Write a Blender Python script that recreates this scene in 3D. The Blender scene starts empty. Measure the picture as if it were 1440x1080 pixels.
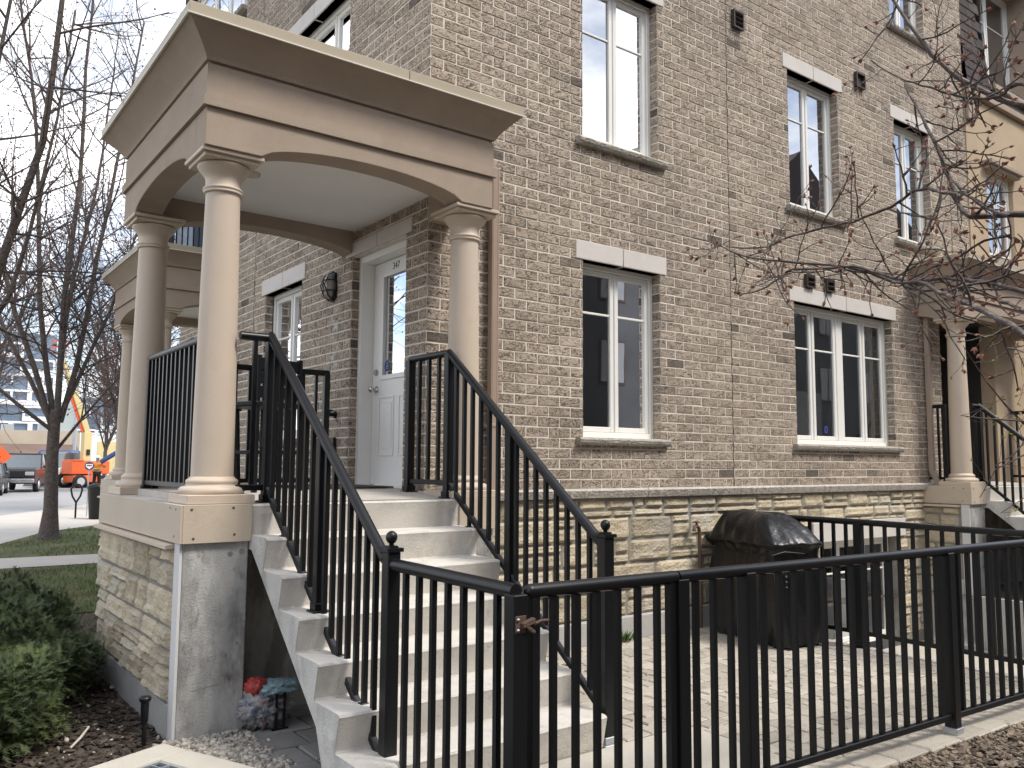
import bpy, bmesh, math, random
from mathutils import Vector, Matrix, noise
import numpy as np
random.seed(7)
R = math.radians
scene = bpy.context.scene
COL = scene.collection

# ---------------------------------------------------------------- camera, sky, sun, exposure
cam_d = bpy.data.cameras.new('camera'); cam = bpy.data.objects.new('camera', cam_d); COL.objects.link(cam)
scene.camera = cam
YAW, PIT, ROL = R(36.667), R(5.397), R(0.345)
f = Vector((math.sin(YAW)*math.cos(PIT), math.cos(YAW)*math.cos(PIT), math.sin(PIT)))
rt = Vector((math.cos(YAW), -math.sin(YAW), 0)); up = rt.cross(f)
rx = rt*math.cos(ROL)+up*math.sin(ROL); ux = -rt*math.sin(ROL)+up*math.cos(ROL)
cam.matrix_world = Matrix(((rx.x, ux.x, -f.x, -3.341), (rx.y, ux.y, -f.y, -5.611), (rx.z, ux.z, -f.z, 1.56), (0, 0, 0, 1)))
cam_d.sensor_fit = 'HORIZONTAL'; cam_d.sensor_width = 36; cam_d.lens = 36*1184.65/1440
cam_d.clip_start = 0.05; cam_d.clip_end = 2000

SUN_EL, SUN_AZ = R(55), R(150)      # azimuth clockwise from +Y
sd = Vector((math.sin(SUN_AZ)*math.cos(SUN_EL), math.cos(SUN_AZ)*math.cos(SUN_EL), math.sin(SUN_EL)))
sun_d = bpy.data.lights.new('sun', 'SUN'); sun = bpy.data.objects.new('sun', sun_d); COL.objects.link(sun)
sun_d.energy = 1.9; sun_d.angle = R(15); sun_d.color = (1, .94, .85)
sun.rotation_euler = sd.to_track_quat('Z', 'Y').to_euler(); sun.location = sd*50
w = bpy.data.worlds.new('World'); scene.world = w; w.use_nodes = True
nt = w.node_tree; nt.nodes.clear()
def N(nt, t, **k):
    n = nt.nodes.new(t)
    for a, b in k.items(): setattr(n, a, b)
    return n
sky = N(nt, 'ShaderNodeTexSky', sky_type='NISHITA', sun_disc=False, sun_elevation=SUN_EL, sun_rotation=SUN_AZ)
tc = N(nt, 'ShaderNodeTexCoord'); mp = N(nt, 'ShaderNodeMapping'); mp.inputs['Scale'].default_value = (1, 1, 2.2)
nz = N(nt, 'ShaderNodeTexNoise'); nz.inputs['Scale'].default_value = 2.6; nz.inputs['Detail'].default_value = 7; nz.inputs['Roughness'].default_value = .6
rp = N(nt, 'ShaderNodeValToRGB'); rp.color_ramp.elements[0].position = .43; rp.color_ramp.elements[1].position = .58
rp.color_ramp.elements[0].color = (.12, .12, .12, 1)
nz2 = N(nt, 'ShaderNodeTexNoise'); nz2.inputs['Scale'].default_value = 5; nz2.inputs['Detail'].default_value = 6
rp2 = N(nt, 'ShaderNodeValToRGB'); rp2.color_ramp.elements[0].color = (8.2, 8.5, 9.1, 1); rp2.color_ramp.elements[1].color = (13, 13, 13.2, 1)
rp2.color_ramp.elements[0].position = .3; rp2.color_ramp.elements[1].position = .62
mx = N(nt, 'ShaderNodeMix', data_type='RGBA'); bg = N(nt, 'ShaderNodeBackground'); bg.inputs['Strength'].default_value = .1
out = N(nt, 'ShaderNodeOutputWorld'); L = nt.links.new
L(tc.outputs['Generated'], mp.inputs[0]); L(mp.outputs[0], nz.inputs['Vector']); L(mp.outputs[0], nz2.inputs['Vector'])
L(nz.outputs['Fac'], rp.inputs[0]); L(nz2.outputs['Fac'], rp2.inputs[0])
L(rp.outputs[0], mx.inputs['Factor']); L(sky.outputs[0], mx.inputs['A']); L(rp2.outputs[0], mx.inputs['B'])
L(mx.outputs['Result'], bg.inputs[0]); L(bg.outputs[0], out.inputs[0])
scene.view_settings.view_transform = 'Standard'; scene.view_settings.look = 'None'
scene.view_settings.exposure = 0.93; scene.view_settings.gamma = 1

# ---------------------------------------------------------------- materials
def s2l(c):
    return tuple((x/12.92 if x <= .04045 else ((x+.055)/1.055)**2.4) for x in c)
def mat(name, base, rough=.7, var=.12, vs=6, bump=0, bs=60, stretch=None, metallic=0, spec=.4, spots=None, detail=5, island=0, coord='UV'):
    """procedural: base colour with noise variation, optional fine bump, optional blotches (colour, scale, threshold)"""
    m = bpy.data.materials.new(name); m.use_nodes = True; t = m.node_tree; b = t.nodes['Principled BSDF']; l = t.links.new
    b.inputs['Roughness'].default_value = rough; b.inputs['Metallic'].default_value = metallic; b.inputs['Specular IOR Level'].default_value = spec
    tcn = N(t, 'ShaderNodeTexCoord'); src = tcn.outputs['Object' if coord == 'OBJ' else 'UV'] if coord != 'POS' else N(t, 'ShaderNodeNewGeometry').outputs['Position']
    n = N(t, 'ShaderNodeTexNoise'); n.inputs['Scale'].default_value = vs; n.inputs['Detail'].default_value = detail; n.inputs['Roughness'].default_value = .65
    l(src, n.inputs['Vector'])
    r = N(t, 'ShaderNodeValToRGB'); r.color_ramp.elements[0].position = .3; r.color_ramp.elements[1].position = .7
    r.color_ramp.elements[0].color = tuple(c*(1-var) for c in base)+(1,); r.color_ramp.elements[1].color = tuple(min(1, c*(1+var)) for c in base)+(1,)
    l(n.outputs['Fac'], r.inputs[0]); col = r.outputs[0]
    if spots:
        for sc, ss, th, amt in spots:
            n2 = N(t, 'ShaderNodeTexNoise'); n2.inputs['Scale'].default_value = ss; n2.inputs['Detail'].default_value = 8; n2.inputs['Roughness'].default_value = .7
            
            if stretch: m2 = N(t, 'ShaderNodeMapping'); m2.inputs['Scale'].default_value = (1, stretch, 1); l(src, m2.inputs[0]); l(m2.outputs[0], n2.inputs['Vector'])
            else: l(src, n2.inputs['Vector'])
            r2 = N(t, 'ShaderNodeValToRGB'); r2.color_ramp.elements[0].position = th-.05; r2.color_ramp.elements[1].position = th+.07
            r2.color_ramp.elements[1].color = (amt, amt, amt, 1); r2.color_ramp.elements[0].color = (0, 0, 0, 1)
            l(n2.outputs['Fac'], r2.inputs[0])
            mm = N(t, 'ShaderNodeMix', data_type='RGBA'); l(r2.outputs[0], mm.inputs['Factor']); l(col, mm.inputs['A']); mm.inputs['B'].default_value = tuple(sc)+(1,)
            col = mm.outputs['Result']
    if island:
        g = N(t, 'ShaderNodeNewGeometry'); h = N(t, 'ShaderNodeHueSaturation'); mr = N(t, 'ShaderNodeMapRange')
        mr.inputs['To Min'].default_value = 1-island; mr.inputs['To Max'].default_value = 1+island
        l(g.outputs['Random Per Island'], mr.inputs['Value']); l(mr.outputs[0], h.inputs['Value']); l(col, h.inputs['Color']); col = h.outputs[0]
    l(col, b.inputs['Base Color'])
    if bump:
        n3 = N(t, 'ShaderNodeTexNoise'); n3.inputs['Scale'].default_value = bs; n3.inputs['Detail'].default_value = 6; l(src, n3.inputs['Vector'])
        bp = N(t, 'ShaderNodeBump'); bp.inputs['Strength'].default_value = bump; bp.inputs['Distance'].default_value = .02
        l(n3.outputs['Fac'], bp.inputs['Height']); l(bp.outputs[0], b.inputs['Normal'])
    return m
M = {}
def brick_mat():
    m = bpy.data.materials.new('brick_face'); m.use_nodes = True; t = m.node_tree; b = t.nodes['Principled BSDF']; l = t.links.new
    b.inputs['Roughness'].default_value = .9; b.inputs['Specular IOR Level'].default_value = .2
    uv = N(t, 'ShaderNodeTexCoord').outputs['UV']; g = N(t, 'ShaderNodeNewGeometry')
    # a different cut of the pattern on each brick
    off = N(t, 'ShaderNodeVectorMath', operation='MULTIPLY_ADD'); cx = N(t, 'ShaderNodeCombineXYZ'); l(g.outputs['Random Per Island'], cx.inputs[0]); l(g.outputs['Random Per Island'], cx.inputs[1])
    l(cx.outputs[0], off.inputs[0]); off.inputs[1].default_value = (37, 91, 0); l(uv, off.inputs[2])
    mpp = N(t, 'ShaderNodeMapping'); mpp.inputs['Scale'].default_value = (.82, 1.45, 1); l(off.outputs[0], mpp.inputs[0])
    wv = N(t, 'ShaderNodeTexNoise'); wv.inputs['Scale'].default_value = 19; wv.inputs['Detail'].default_value = 3.5; wv.inputs['Roughness'].default_value = .55; wv.inputs['Distortion'].default_value = 1.6
    l(mpp.outputs[0], wv.inputs['Vector'])
    # bark-like dark ridge lines where the noise crosses its middle value
    sb = N(t, 'ShaderNodeMath', operation='SUBTRACT'); sb.inputs[1].default_value = .5; l(wv.outputs['Fac'], sb.inputs[0])
    ab = N(t, 'ShaderNodeMath', operation='ABSOLUTE'); l(sb.outputs[0], ab.inputs[0])
    rr = N(t, 'ShaderNodeValToRGB'); e = rr.color_ramp.elements; e[0].position = .010; e[0].color = (1, 1, 1, 1); e[1].position = .045; e[1].color = (0, 0, 0, 1)
    l(ab.outputs[0], rr.inputs[0])
    brk = N(t, 'ShaderNodeTexNoise'); brk.inputs['Scale'].default_value = 9; brk.inputs['Detail'].default_value = 2; l(mpp.outputs[0], brk.inputs['Vector'])
    rb = N(t, 'ShaderNodeValToRGB'); rb.color_ramp.elements[0].position = .27; rb.color_ramp.elements[1].position = .45; l(brk.outputs['Fac'], rb.inputs[0])
    ml = N(t, 'ShaderNodeMath', operation='MULTIPLY'); l(rr.outputs[0], ml.inputs[0]); l(rb.outputs[0], ml.inputs[1])
    # base tint per brick
    rt_ = N(t, 'ShaderNodeValToRGB'); l(g.outputs['Random Per Island'], rt_.inputs[0]); cr = rt_.color_ramp; cr.interpolation = 'LINEAR'
    cr.elements[0].position = 0; cr.elements[0].color = (.175, .146, .122, 1); cr.elements[1].position = 1; cr.elements[1].color = (.52, .43, .345, 1)
    for p, c in ((.014, (.20, .165, .135)), (.03, (.40, .33, .262)), (.35, (.465, .382, .306)), (.7, (.49, .404, .324))):
        q = cr.elements.new(p); q.color = c+(1,)
    fn = N(t, 'ShaderNodeTexNoise'); fn.inputs['Scale'].default_value = 130; fn.inputs['Detail'].default_value = 4; l(uv, fn.inputs['Vector'])
    mf = N(t, 'ShaderNodeMix', data_type='RGBA', blend_type='MULTIPLY'); mf.inputs['Factor'].default_value = .5
    rf = N(t, 'ShaderNodeValToRGB'); rf.color_ramp.elements[0].position = .3; rf.color_ramp.elements[0].color = (.55, .55, .55, 1); rf.color_ramp.elements[1].position = .65; rf.color_ramp.elements[1].color = (1.15, 1.15, 1.15, 1)
    l(fn.outputs['Fac'], rf.inputs[0]); l(rt_.outputs[0], mf.inputs['A']); l(rf.outputs[0], mf.inputs['B'])
    # large weathering
    wn = N(t, 'ShaderNodeTexNoise'); wn.inputs['Scale'].default_value = .9; wn.inputs['Detail'].default_value = 5; l(uv, wn.inputs['Vector'])
    rw = N(t, 'ShaderNodeValToRGB'); rw.color_ramp.elements[0].position = .3; rw.color_ramp.elements[0].color = (.84, .84, .85, 1); rw.color_ramp.elements[1].position = .7; rw.color_ramp.elements[1].color = (1.1, 1.1, 1.08, 1)
    l(wn.outputs['Fac'], rw.inputs[0])
    mw = N(t, 'ShaderNodeMix', data_type='RGBA', blend_type='MULTIPLY'); mw.inputs['Factor'].default_value = 1; l(mf.outputs['Result'], mw.inputs['A']); l(rw.outputs[0], mw.inputs['B'])
    md = N(t, 'ShaderNodeMix', data_type='RGBA'); l(ml.outputs[0], md.inputs['Factor']); l(mw.outputs['Result'], md.inputs['A']); md.inputs['B'].default_value = (.095, .079, .067, 1)
    # white bloom under the porch lamp (a salt stain running down the side wall)
    sp = N(t, 'ShaderNodeSeparateXYZ'); l(g.outputs['Position'], sp.inputs[0])
    def band(sock, c, h):
        a = N(t, 'ShaderNodeMath', operation='SUBTRACT'); a.inputs[1].default_value = c; l(sock, a.inputs[0])
        q = N(t, 'ShaderNodeMath', operation='ABSOLUTE'); l(a.outputs[0], q.inputs[0])
        r = N(t, 'ShaderNodeMapRange'); r.inputs['From Min'].default_value = h; r.inputs['From Max'].default_value = h*.4; l(q.outputs[0], r.inputs['Value']); return r.outputs[0]
    bx_, by_, bz_ = band(sp.outputs[0], 0, .06), band(sp.outputs[1], 1.66, .11), band(sp.outputs[2], 2.72, .42)
    m1 = N(t, 'ShaderNodeMath', operation='MULTIPLY'); l(bx_, m1.inputs[0]); l(by_, m1.inputs[1])
    m2 = N(t, 'ShaderNodeMath', operation='MULTIPLY'); l(m1.outputs[0], m2.inputs[0]); l(bz_, m2.inputs[1])
    sn = N(t, 'ShaderNodeTexNoise'); sn.inputs['Scale'].default_value = 14; sn.inputs['Detail'].default_value = 6; l(uv, sn.inputs['Vector'])
    rs = N(t, 'ShaderNodeValToRGB'); rs.color_ramp.elements[0].position = .5; rs.color_ramp.elements[1].position = .62; l(sn.outputs['Fac'], rs.inputs[0])
    m3 = N(t, 'ShaderNodeMath', operation='MULTIPLY'); l(m2.outputs[0], m3.inputs[0]); l(rs.outputs[0], m3.inputs[1])
    ms = N(t, 'ShaderNodeMix', data_type='RGBA'); l(m3.outputs[0], ms.inputs['Factor']); l(md.outputs['Result'], ms.inputs['A']); ms.inputs['B'].default_value = (.6, .59, .56, 1)
    l(ms.outputs['Result'], b.inputs['Base Color'])
    hb = N(t, 'ShaderNodeMath', operation='MULTIPLY_ADD'); hb.inputs[1].default_value = -1.0; l(ml.outputs[0], hb.inputs[0]); l(wv.outputs['Fac'], hb.inputs[2])
    bp = N(t, 'ShaderNodeBump'); bp.inputs['Strength'].default_value = .75; bp.inputs['Distance'].default_value = .007; l(hb.outputs[0], bp.inputs['Height']); l(bp.outputs[0], b.inputs['Normal'])
    return m
M['brick'] = brick_mat()
M['mortar'] = mat('mortar', (.74, .685, .605), .95, .15, 8, .4, 200)
M['stucco'] = mat('porch_stucco', (.385, .308, .242), .9, .07, 3, .35, 240, spots=[((.30, .25, .2), 2.2, .58, .35), ((.25, .21, .17), 1.2, .62, .25)])
M['trim_paint'] = mat('beige_column_paint', (.55, .455, .362), .5, .04, 3, .05, 60, spots=[((.40, .33, .26), 3, .62, .3)])
M['fascia'] = mat('beige_fascia_board', (.50, .42, .33), .6, .05, 2.5, .08, 60, spots=[((.36, .29, .21), 3.5, .62, .35), ((.12, .07, .04), 9, .74, .8)])
M['flashing'] = mat('tan_metal_flashing', (.40, .345, .255), .42, .05, 2, 0, metallic=.0, spots=[((.33, .27, .18), 4, .6, .4)])
M['drip'] = mat('pale_drip_edge', (.72, .69, .6), .4, .03)
M['ceiling'] = mat('porch_ceiling_paint', (.88, .87, .86), .8, .03, 2)
M['vinyl'] = mat('white_vinyl', (.80, .79, .75), .35, .03, 3)
M['door_paint'] = mat('white_door_paint', (.87, .86, .84), .4, .03, 3)
M['precast'] = mat('pale_precast_stone', (.60, .565, .53), .85, .06, 3, .15, 90, spots=[((.42, .39, .36), 4, .64, .4)])
M['sill_stone'] = mat('rough_sill_stone', (.36, .33, .29), .95, .25, 14, .9, 50, spots=[((.2, .18, .16), 18, .58, .6)])
M['ledge_stone'] = mat('rough_ledge_stone', (.47, .43, .385), .95, .18, 10, .9, 45, spots=[((.24, .21, .19), 14, .62, .5)])
M['limestone'] = mat('buff_limestone', (.45, .385, .28), .95, .2, 7, .8, 45, spots=[((.27, .225, .17), 6, .60, .5), ((.56, .46, .29), 3, .6, .6), ((.43, .405, .36), 2.2, .55, .7)], island=.22)
M['stone_mortar'] = mat('stone_mortar', (.25, .235, .21), .95, .2, 8, .4, 120)
M['concrete'] = mat('weathered_concrete', (.36, .355, .345), .9, .16, 2.6, .3, 80, stretch=.4, spots=[((.19, .185, .178), 3.2, .52, .85), ((.50, .495, .48), 4.6, .54, .8), ((.10, .098, .092), 13, .63, .8)])
M['concrete_pale'] = mat('pale_concrete_patch', (.60, .60, .60), .85, .05, 3, .12, 80)
M['step'] = mat('precast_step_concrete', (.60, .57, .525), .85, .09, 2.5, .25, 90, spots=[((.43, .40, .355), 3.2, .55, .5), ((.30, .27, .235), 13, .64, .55)])
M['cheek'] = mat('rough_cheek_concrete', (.50, .485, .46), .9, .14, 3, .35, 70, stretch=.5, spots=[((.30, .29, .275), 5, .54, .6), ((.64, .62, .59), 6, .57, .6)])
M['slab'] = mat('porch_slab_concrete', (.47, .44, .40), .85, .1, 3, .2, 90, spots=[((.34, .31, .28), 4, .58, .5)])
M['pad'] = mat('pale_landing_concrete', (.46, .43, .37), .9, .06, 3, .2, 110, spots=[((.5, .47, .42), 5, .6, .4)])
M['foundation'] = mat('grey_foundation_concrete', (.42, .41, .395), .9, .1, 3, .25, 70, spots=[((.28, .27, .26), 3, .6, .5)])
M['dark_concrete'] = mat('streaked_dark_concrete', (.34, .33, .31), .9, .2, 2.5, .2, 60, stretch=.3, spots=[((.15, .145, .135), 5, .5, .8)])  # dark grey concrete with darker vertical streaks
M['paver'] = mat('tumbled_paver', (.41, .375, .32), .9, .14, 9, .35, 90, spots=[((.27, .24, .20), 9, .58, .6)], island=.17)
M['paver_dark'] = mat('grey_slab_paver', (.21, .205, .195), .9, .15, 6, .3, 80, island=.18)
M['joint_sand'] = mat('joint_sand', (.075, .066, .054), 1, .2, 30)
M['rail'] = mat('black_powder_coat', (.0065, .007, .0085), .36, .1, 20, .03, 300, spec=.36)
M['rail_worn'] = mat('rusty_latch_steel', (.10, .062, .045), .75, .4, 40, .4, 200)
M['zinc'] = mat('zinc_bracket', (.45, .46, .48), .4, .1, 20, metallic=.6)
M['asphalt'] = mat('pale_asphalt', (.30, .30, .305), .95, .08, .6, .3, 60, spots=[((.25, .25, .25), .25, .55, .6)])
M['sidewalk'] = mat('sidewalk_concrete', (.47, .44, .40), .95, .07, 1.5, .2, 60)
M['soil'] = mat('mulch_soil', (.07, .054, .042), 1, .5, 18, .9, 40)
M['lawn'] = mat('lawn_turf', (.10, .095, .04), 1, .45, 1.3, .6, 40, spots=[((.055, .085, .022), .8, .46, .7), ((.16, .12, .06), 2.2, .58, .6)])
M['ground'] = mat('town_ground', (.22, .21, .19), 1, .2, .3)
M['bark'] = mat('grey_brown_bark', (.10, .082, .073), .95, .45, 22, 1.0, 30, coord='POS', spots=[((.20, .18, .165), 9, .58, .5)])
M['twig'] = mat('purple_brown_twig', (.115, .088, .082), .9, .3, 10, coord='POS')
M['twig_near'] = mat('brown_branch_bark', (.085, .064, .057), .75, .5, 45, .5, 120, coord='POS', spots=[((.27, .235, .215), 30, .56, .6)])
M['bud'] = mat('red_bud', (.22, .095, .065), .7, .45, 60, coord='POS')
M['bud_dark'] = mat('maroon_bud', (.15, .05, .055), .8, .45, 30, coord='POS')
M['leaf_young'] = mat('young_yellow_leaf', (.24, .22, .06), .7, .35, 40, coord='POS')
M['yew'] = mat('yew_needle', (.048, .068, .026), .7, .5, 7, coord='POS', spots=[((.085, .115, .025), 4, .56, .75)])
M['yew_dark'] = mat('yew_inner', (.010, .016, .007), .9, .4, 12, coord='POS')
M['grass_blade'] = mat('grass_blade', (.085, .115, .03), .8, .4, 3, coord='POS', island=.4)
M['chip'] = mat('wood_chip', (.165, .13, .098), .95, .4, 25, .4, 80, island=.7)
M['chip_dark'] = mat('dark_bark_chip', (.058, .044, .034), .95, .45, 25, .4, 80, island=.7)
M['pebble'] = mat('river_pebble', (.36, .33, .29), .85, .25, 40, .2, 120, island=.45)
M['cover'] = mat('black_vinyl_cover', (.0055, .006, .0075), .30, .2, 9, .4, 22, spec=.42)
M['rust_pipe'] = mat('rusty_pipe', (.12, .075, .05), .7, .4, 50, .3, 150)
M['downspout'] = mat('tan_downspout', (.36, .275, .215), .45, .06, 3)
M['vent'] = mat('brown_vent', (.045, .032, .028), .5, .15, 20)
M['stucco_house'] = mat('tan_stucco', (.46, .355, .245), .92, .08, 1.4, .3, 200, spots=[((.38, .29, .2), 1.1, .58, .4)])
M['shingle'] = mat('brown_shingle', (.055, .042, .040), .9, .3, 10, .5, 60, island=.3)
M['white_far'] = mat('white_panel', (.75, .76, .78), .6, .04)
M['blue_glass'] = mat('blue_tower_glass', (.10, .15, .22), .15, .4, .25, spec=.8)
M['tan_far'] = mat('tan_wall_far', (.42, .36, .28), .9, .08, .4)
M['dim_wall'] = mat('dark_grey_brick_far', (.15, .148, .145), .9, .2, .5)
M['entry_shade'] = mat('painted_entry_shade', (.035, .031, .029), .8, .2, 3)  # near-black colour stands in for the shade of the deep entry
M['brown_far'] = mat('brown_wall_far', (.16, .11, .09), .9, .2, .3)
M['rust_far'] = mat('rust_sheet', (.33, .16, .11), .9, .2, .5)
M['orange'] = mat('machine_orange', (.72, .13, .035), .45, .06)
M['sign_orange'] = mat('sign_orange', (.80, .12, .03), .5, .03)
M['cream'] = mat('cream_boom_paint', (.62, .52, .26), .5, .05)
M['tyre'] = mat('tyre_rubber', (.02, .02, .02), .85, .2, 30)
M['chrome'] = mat('bright_metal', (.65, .65, .66), .25, .05, metallic=.8)
M['car_black'] = mat('black_car_paint', (.018, .018, .022), .2, .05, spec=.6)
M['car_grey'] = mat('grey_car_paint', (.06, .062, .066), .25, .05, spec=.6)
M['car_glass'] = mat('car_glass', (.10, .12, .135), .08, .1, spec=.9)
M['white_paint'] = mat('white_paint', (.8, .8, .79), .45, .03)
M['blue_paint'] = mat('blue_paint', (.04, .13, .42), .5, .05)
M['navy'] = mat('navy_cloth', (.035, .06, .17), .8, .1)
M['hivis'] = mat('hivis_vest', (.85, .24, .03), .7, .1)
M['hivis_yellow'] = mat('hivis_yellow', (.78, .62, .10), .7, .08)
M['skin'] = mat('skin', (.42, .25, .17), .6, .05)
M['black_cloth'] = mat('black_trousers', (.015, .015, .017), .9, .2)
M['lamp_glass'] = mat('lamp_glass', (.42, .41, .38), .25, .1, spec=.7)
M['brass'] = mat('brass', (.50, .36, .14), .35, .1, metallic=.9)
M['steel'] = mat('brushed_steel', (.60, .58, .54), .25, .05, metallic=.95)
M['room'] = mat('dim_room_paint', (.46, .455, .445), .9, .1, 1)
M['curtain'] = mat('grey_curtain', (.70, .69, .67), .9, .08, 8)
M['blind'] = mat('white_blind', (.7, .69, .66), .8, .03)
M['mat_rubber'] = mat('brown_doormat', (.075, .05, .042), 1, .35, 40, .5, 200)
M['decal_blue'] = mat('blue_decal', (.06, .08, .30), .5, .05)
M['ink'] = mat('black_ink', (.015, .015, .016), .6, .05)
M['bag_plastic'] = mat('printed_bag_plastic', (.33, .33, .34), .4, .3, 9, .3, 40, spots=[((.45, .06, .05), 11, .58, .9), ((.05, .08, .16), 14, .55, .9), ((.03, .03, .035), 9, .55, .8)])
M['bag_blue'] = mat('pale_blue_plastic', (.22, .32, .36), .3, .35, 14, .4, 30, spec=.6)
M['bag_red'] = mat('red_plastic', (.40, .05, .045), .4, .2, 12, .3, 30)
M['grate'] = mat('galvanised_grate', (.36, .40, .44), .45, .12, 20, metallic=.4)
M['void'] = mat('drain_void', (.012, .013, .014), .9, .1)
M['green_weed'] = mat('weed_leaf', (.07, .13, .03), .7, .3, 30, coord='POS')
def glass_mat(name, tint, refl):
    m = bpy.data.materials.new(name); m.use_nodes = True; t = m.node_tree; t.nodes.clear(); l = t.links.new
    o = N(t, 'ShaderNodeOutputMaterial'); tr = N(t, 'ShaderNodeBsdfTransparent'); tr.inputs[0].default_value = tint+(1,)
    gl = N(t, 'ShaderNodeBsdfGlossy'); gl.inputs['Roughness'].default_value = .01; gl.inputs[0].default_value = (.92, .95, 1, 1)
    n = N(t, 'ShaderNodeTexNoise'); n.inputs['Scale'].default_value = 1.5; bp = N(t, 'ShaderNodeBump'); bp.inputs['Strength'].default_value = .02; bp.inputs['Distance'].default_value = .03
    l(N(t, 'ShaderNodeTexCoord').outputs['UV'], n.inputs[0]); l(n.outputs[0], bp.inputs['Height']); l(bp.outputs[0], gl.inputs['Normal'])
    fr = N(t, 'ShaderNodeFresnel'); fr.inputs[0].default_value = 1.5
    ad = N(t, 'ShaderNodeMath', operation='ADD', use_clamp=True); ad.inputs[1].default_value = refl; l(fr.outputs[0], ad.inputs[0])
    mx = N(t, 'ShaderNodeMixShader'); l(ad.outputs[0], mx.inputs[0]); l(tr.outputs[0], mx.inputs[1]); l(gl.outputs[0], mx.inputs[2]); l(mx.outputs[0], o.inputs[0])
    return m
M['glass'] = glass_mat('window_glass', (.86, .88, .88), .13)
M['glass_up'] = glass_mat('boosted_reflection_glass', (.5, .52, .53), .42)  # reflectivity raised beyond plain glass so panes mirror a brighter sky

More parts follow.
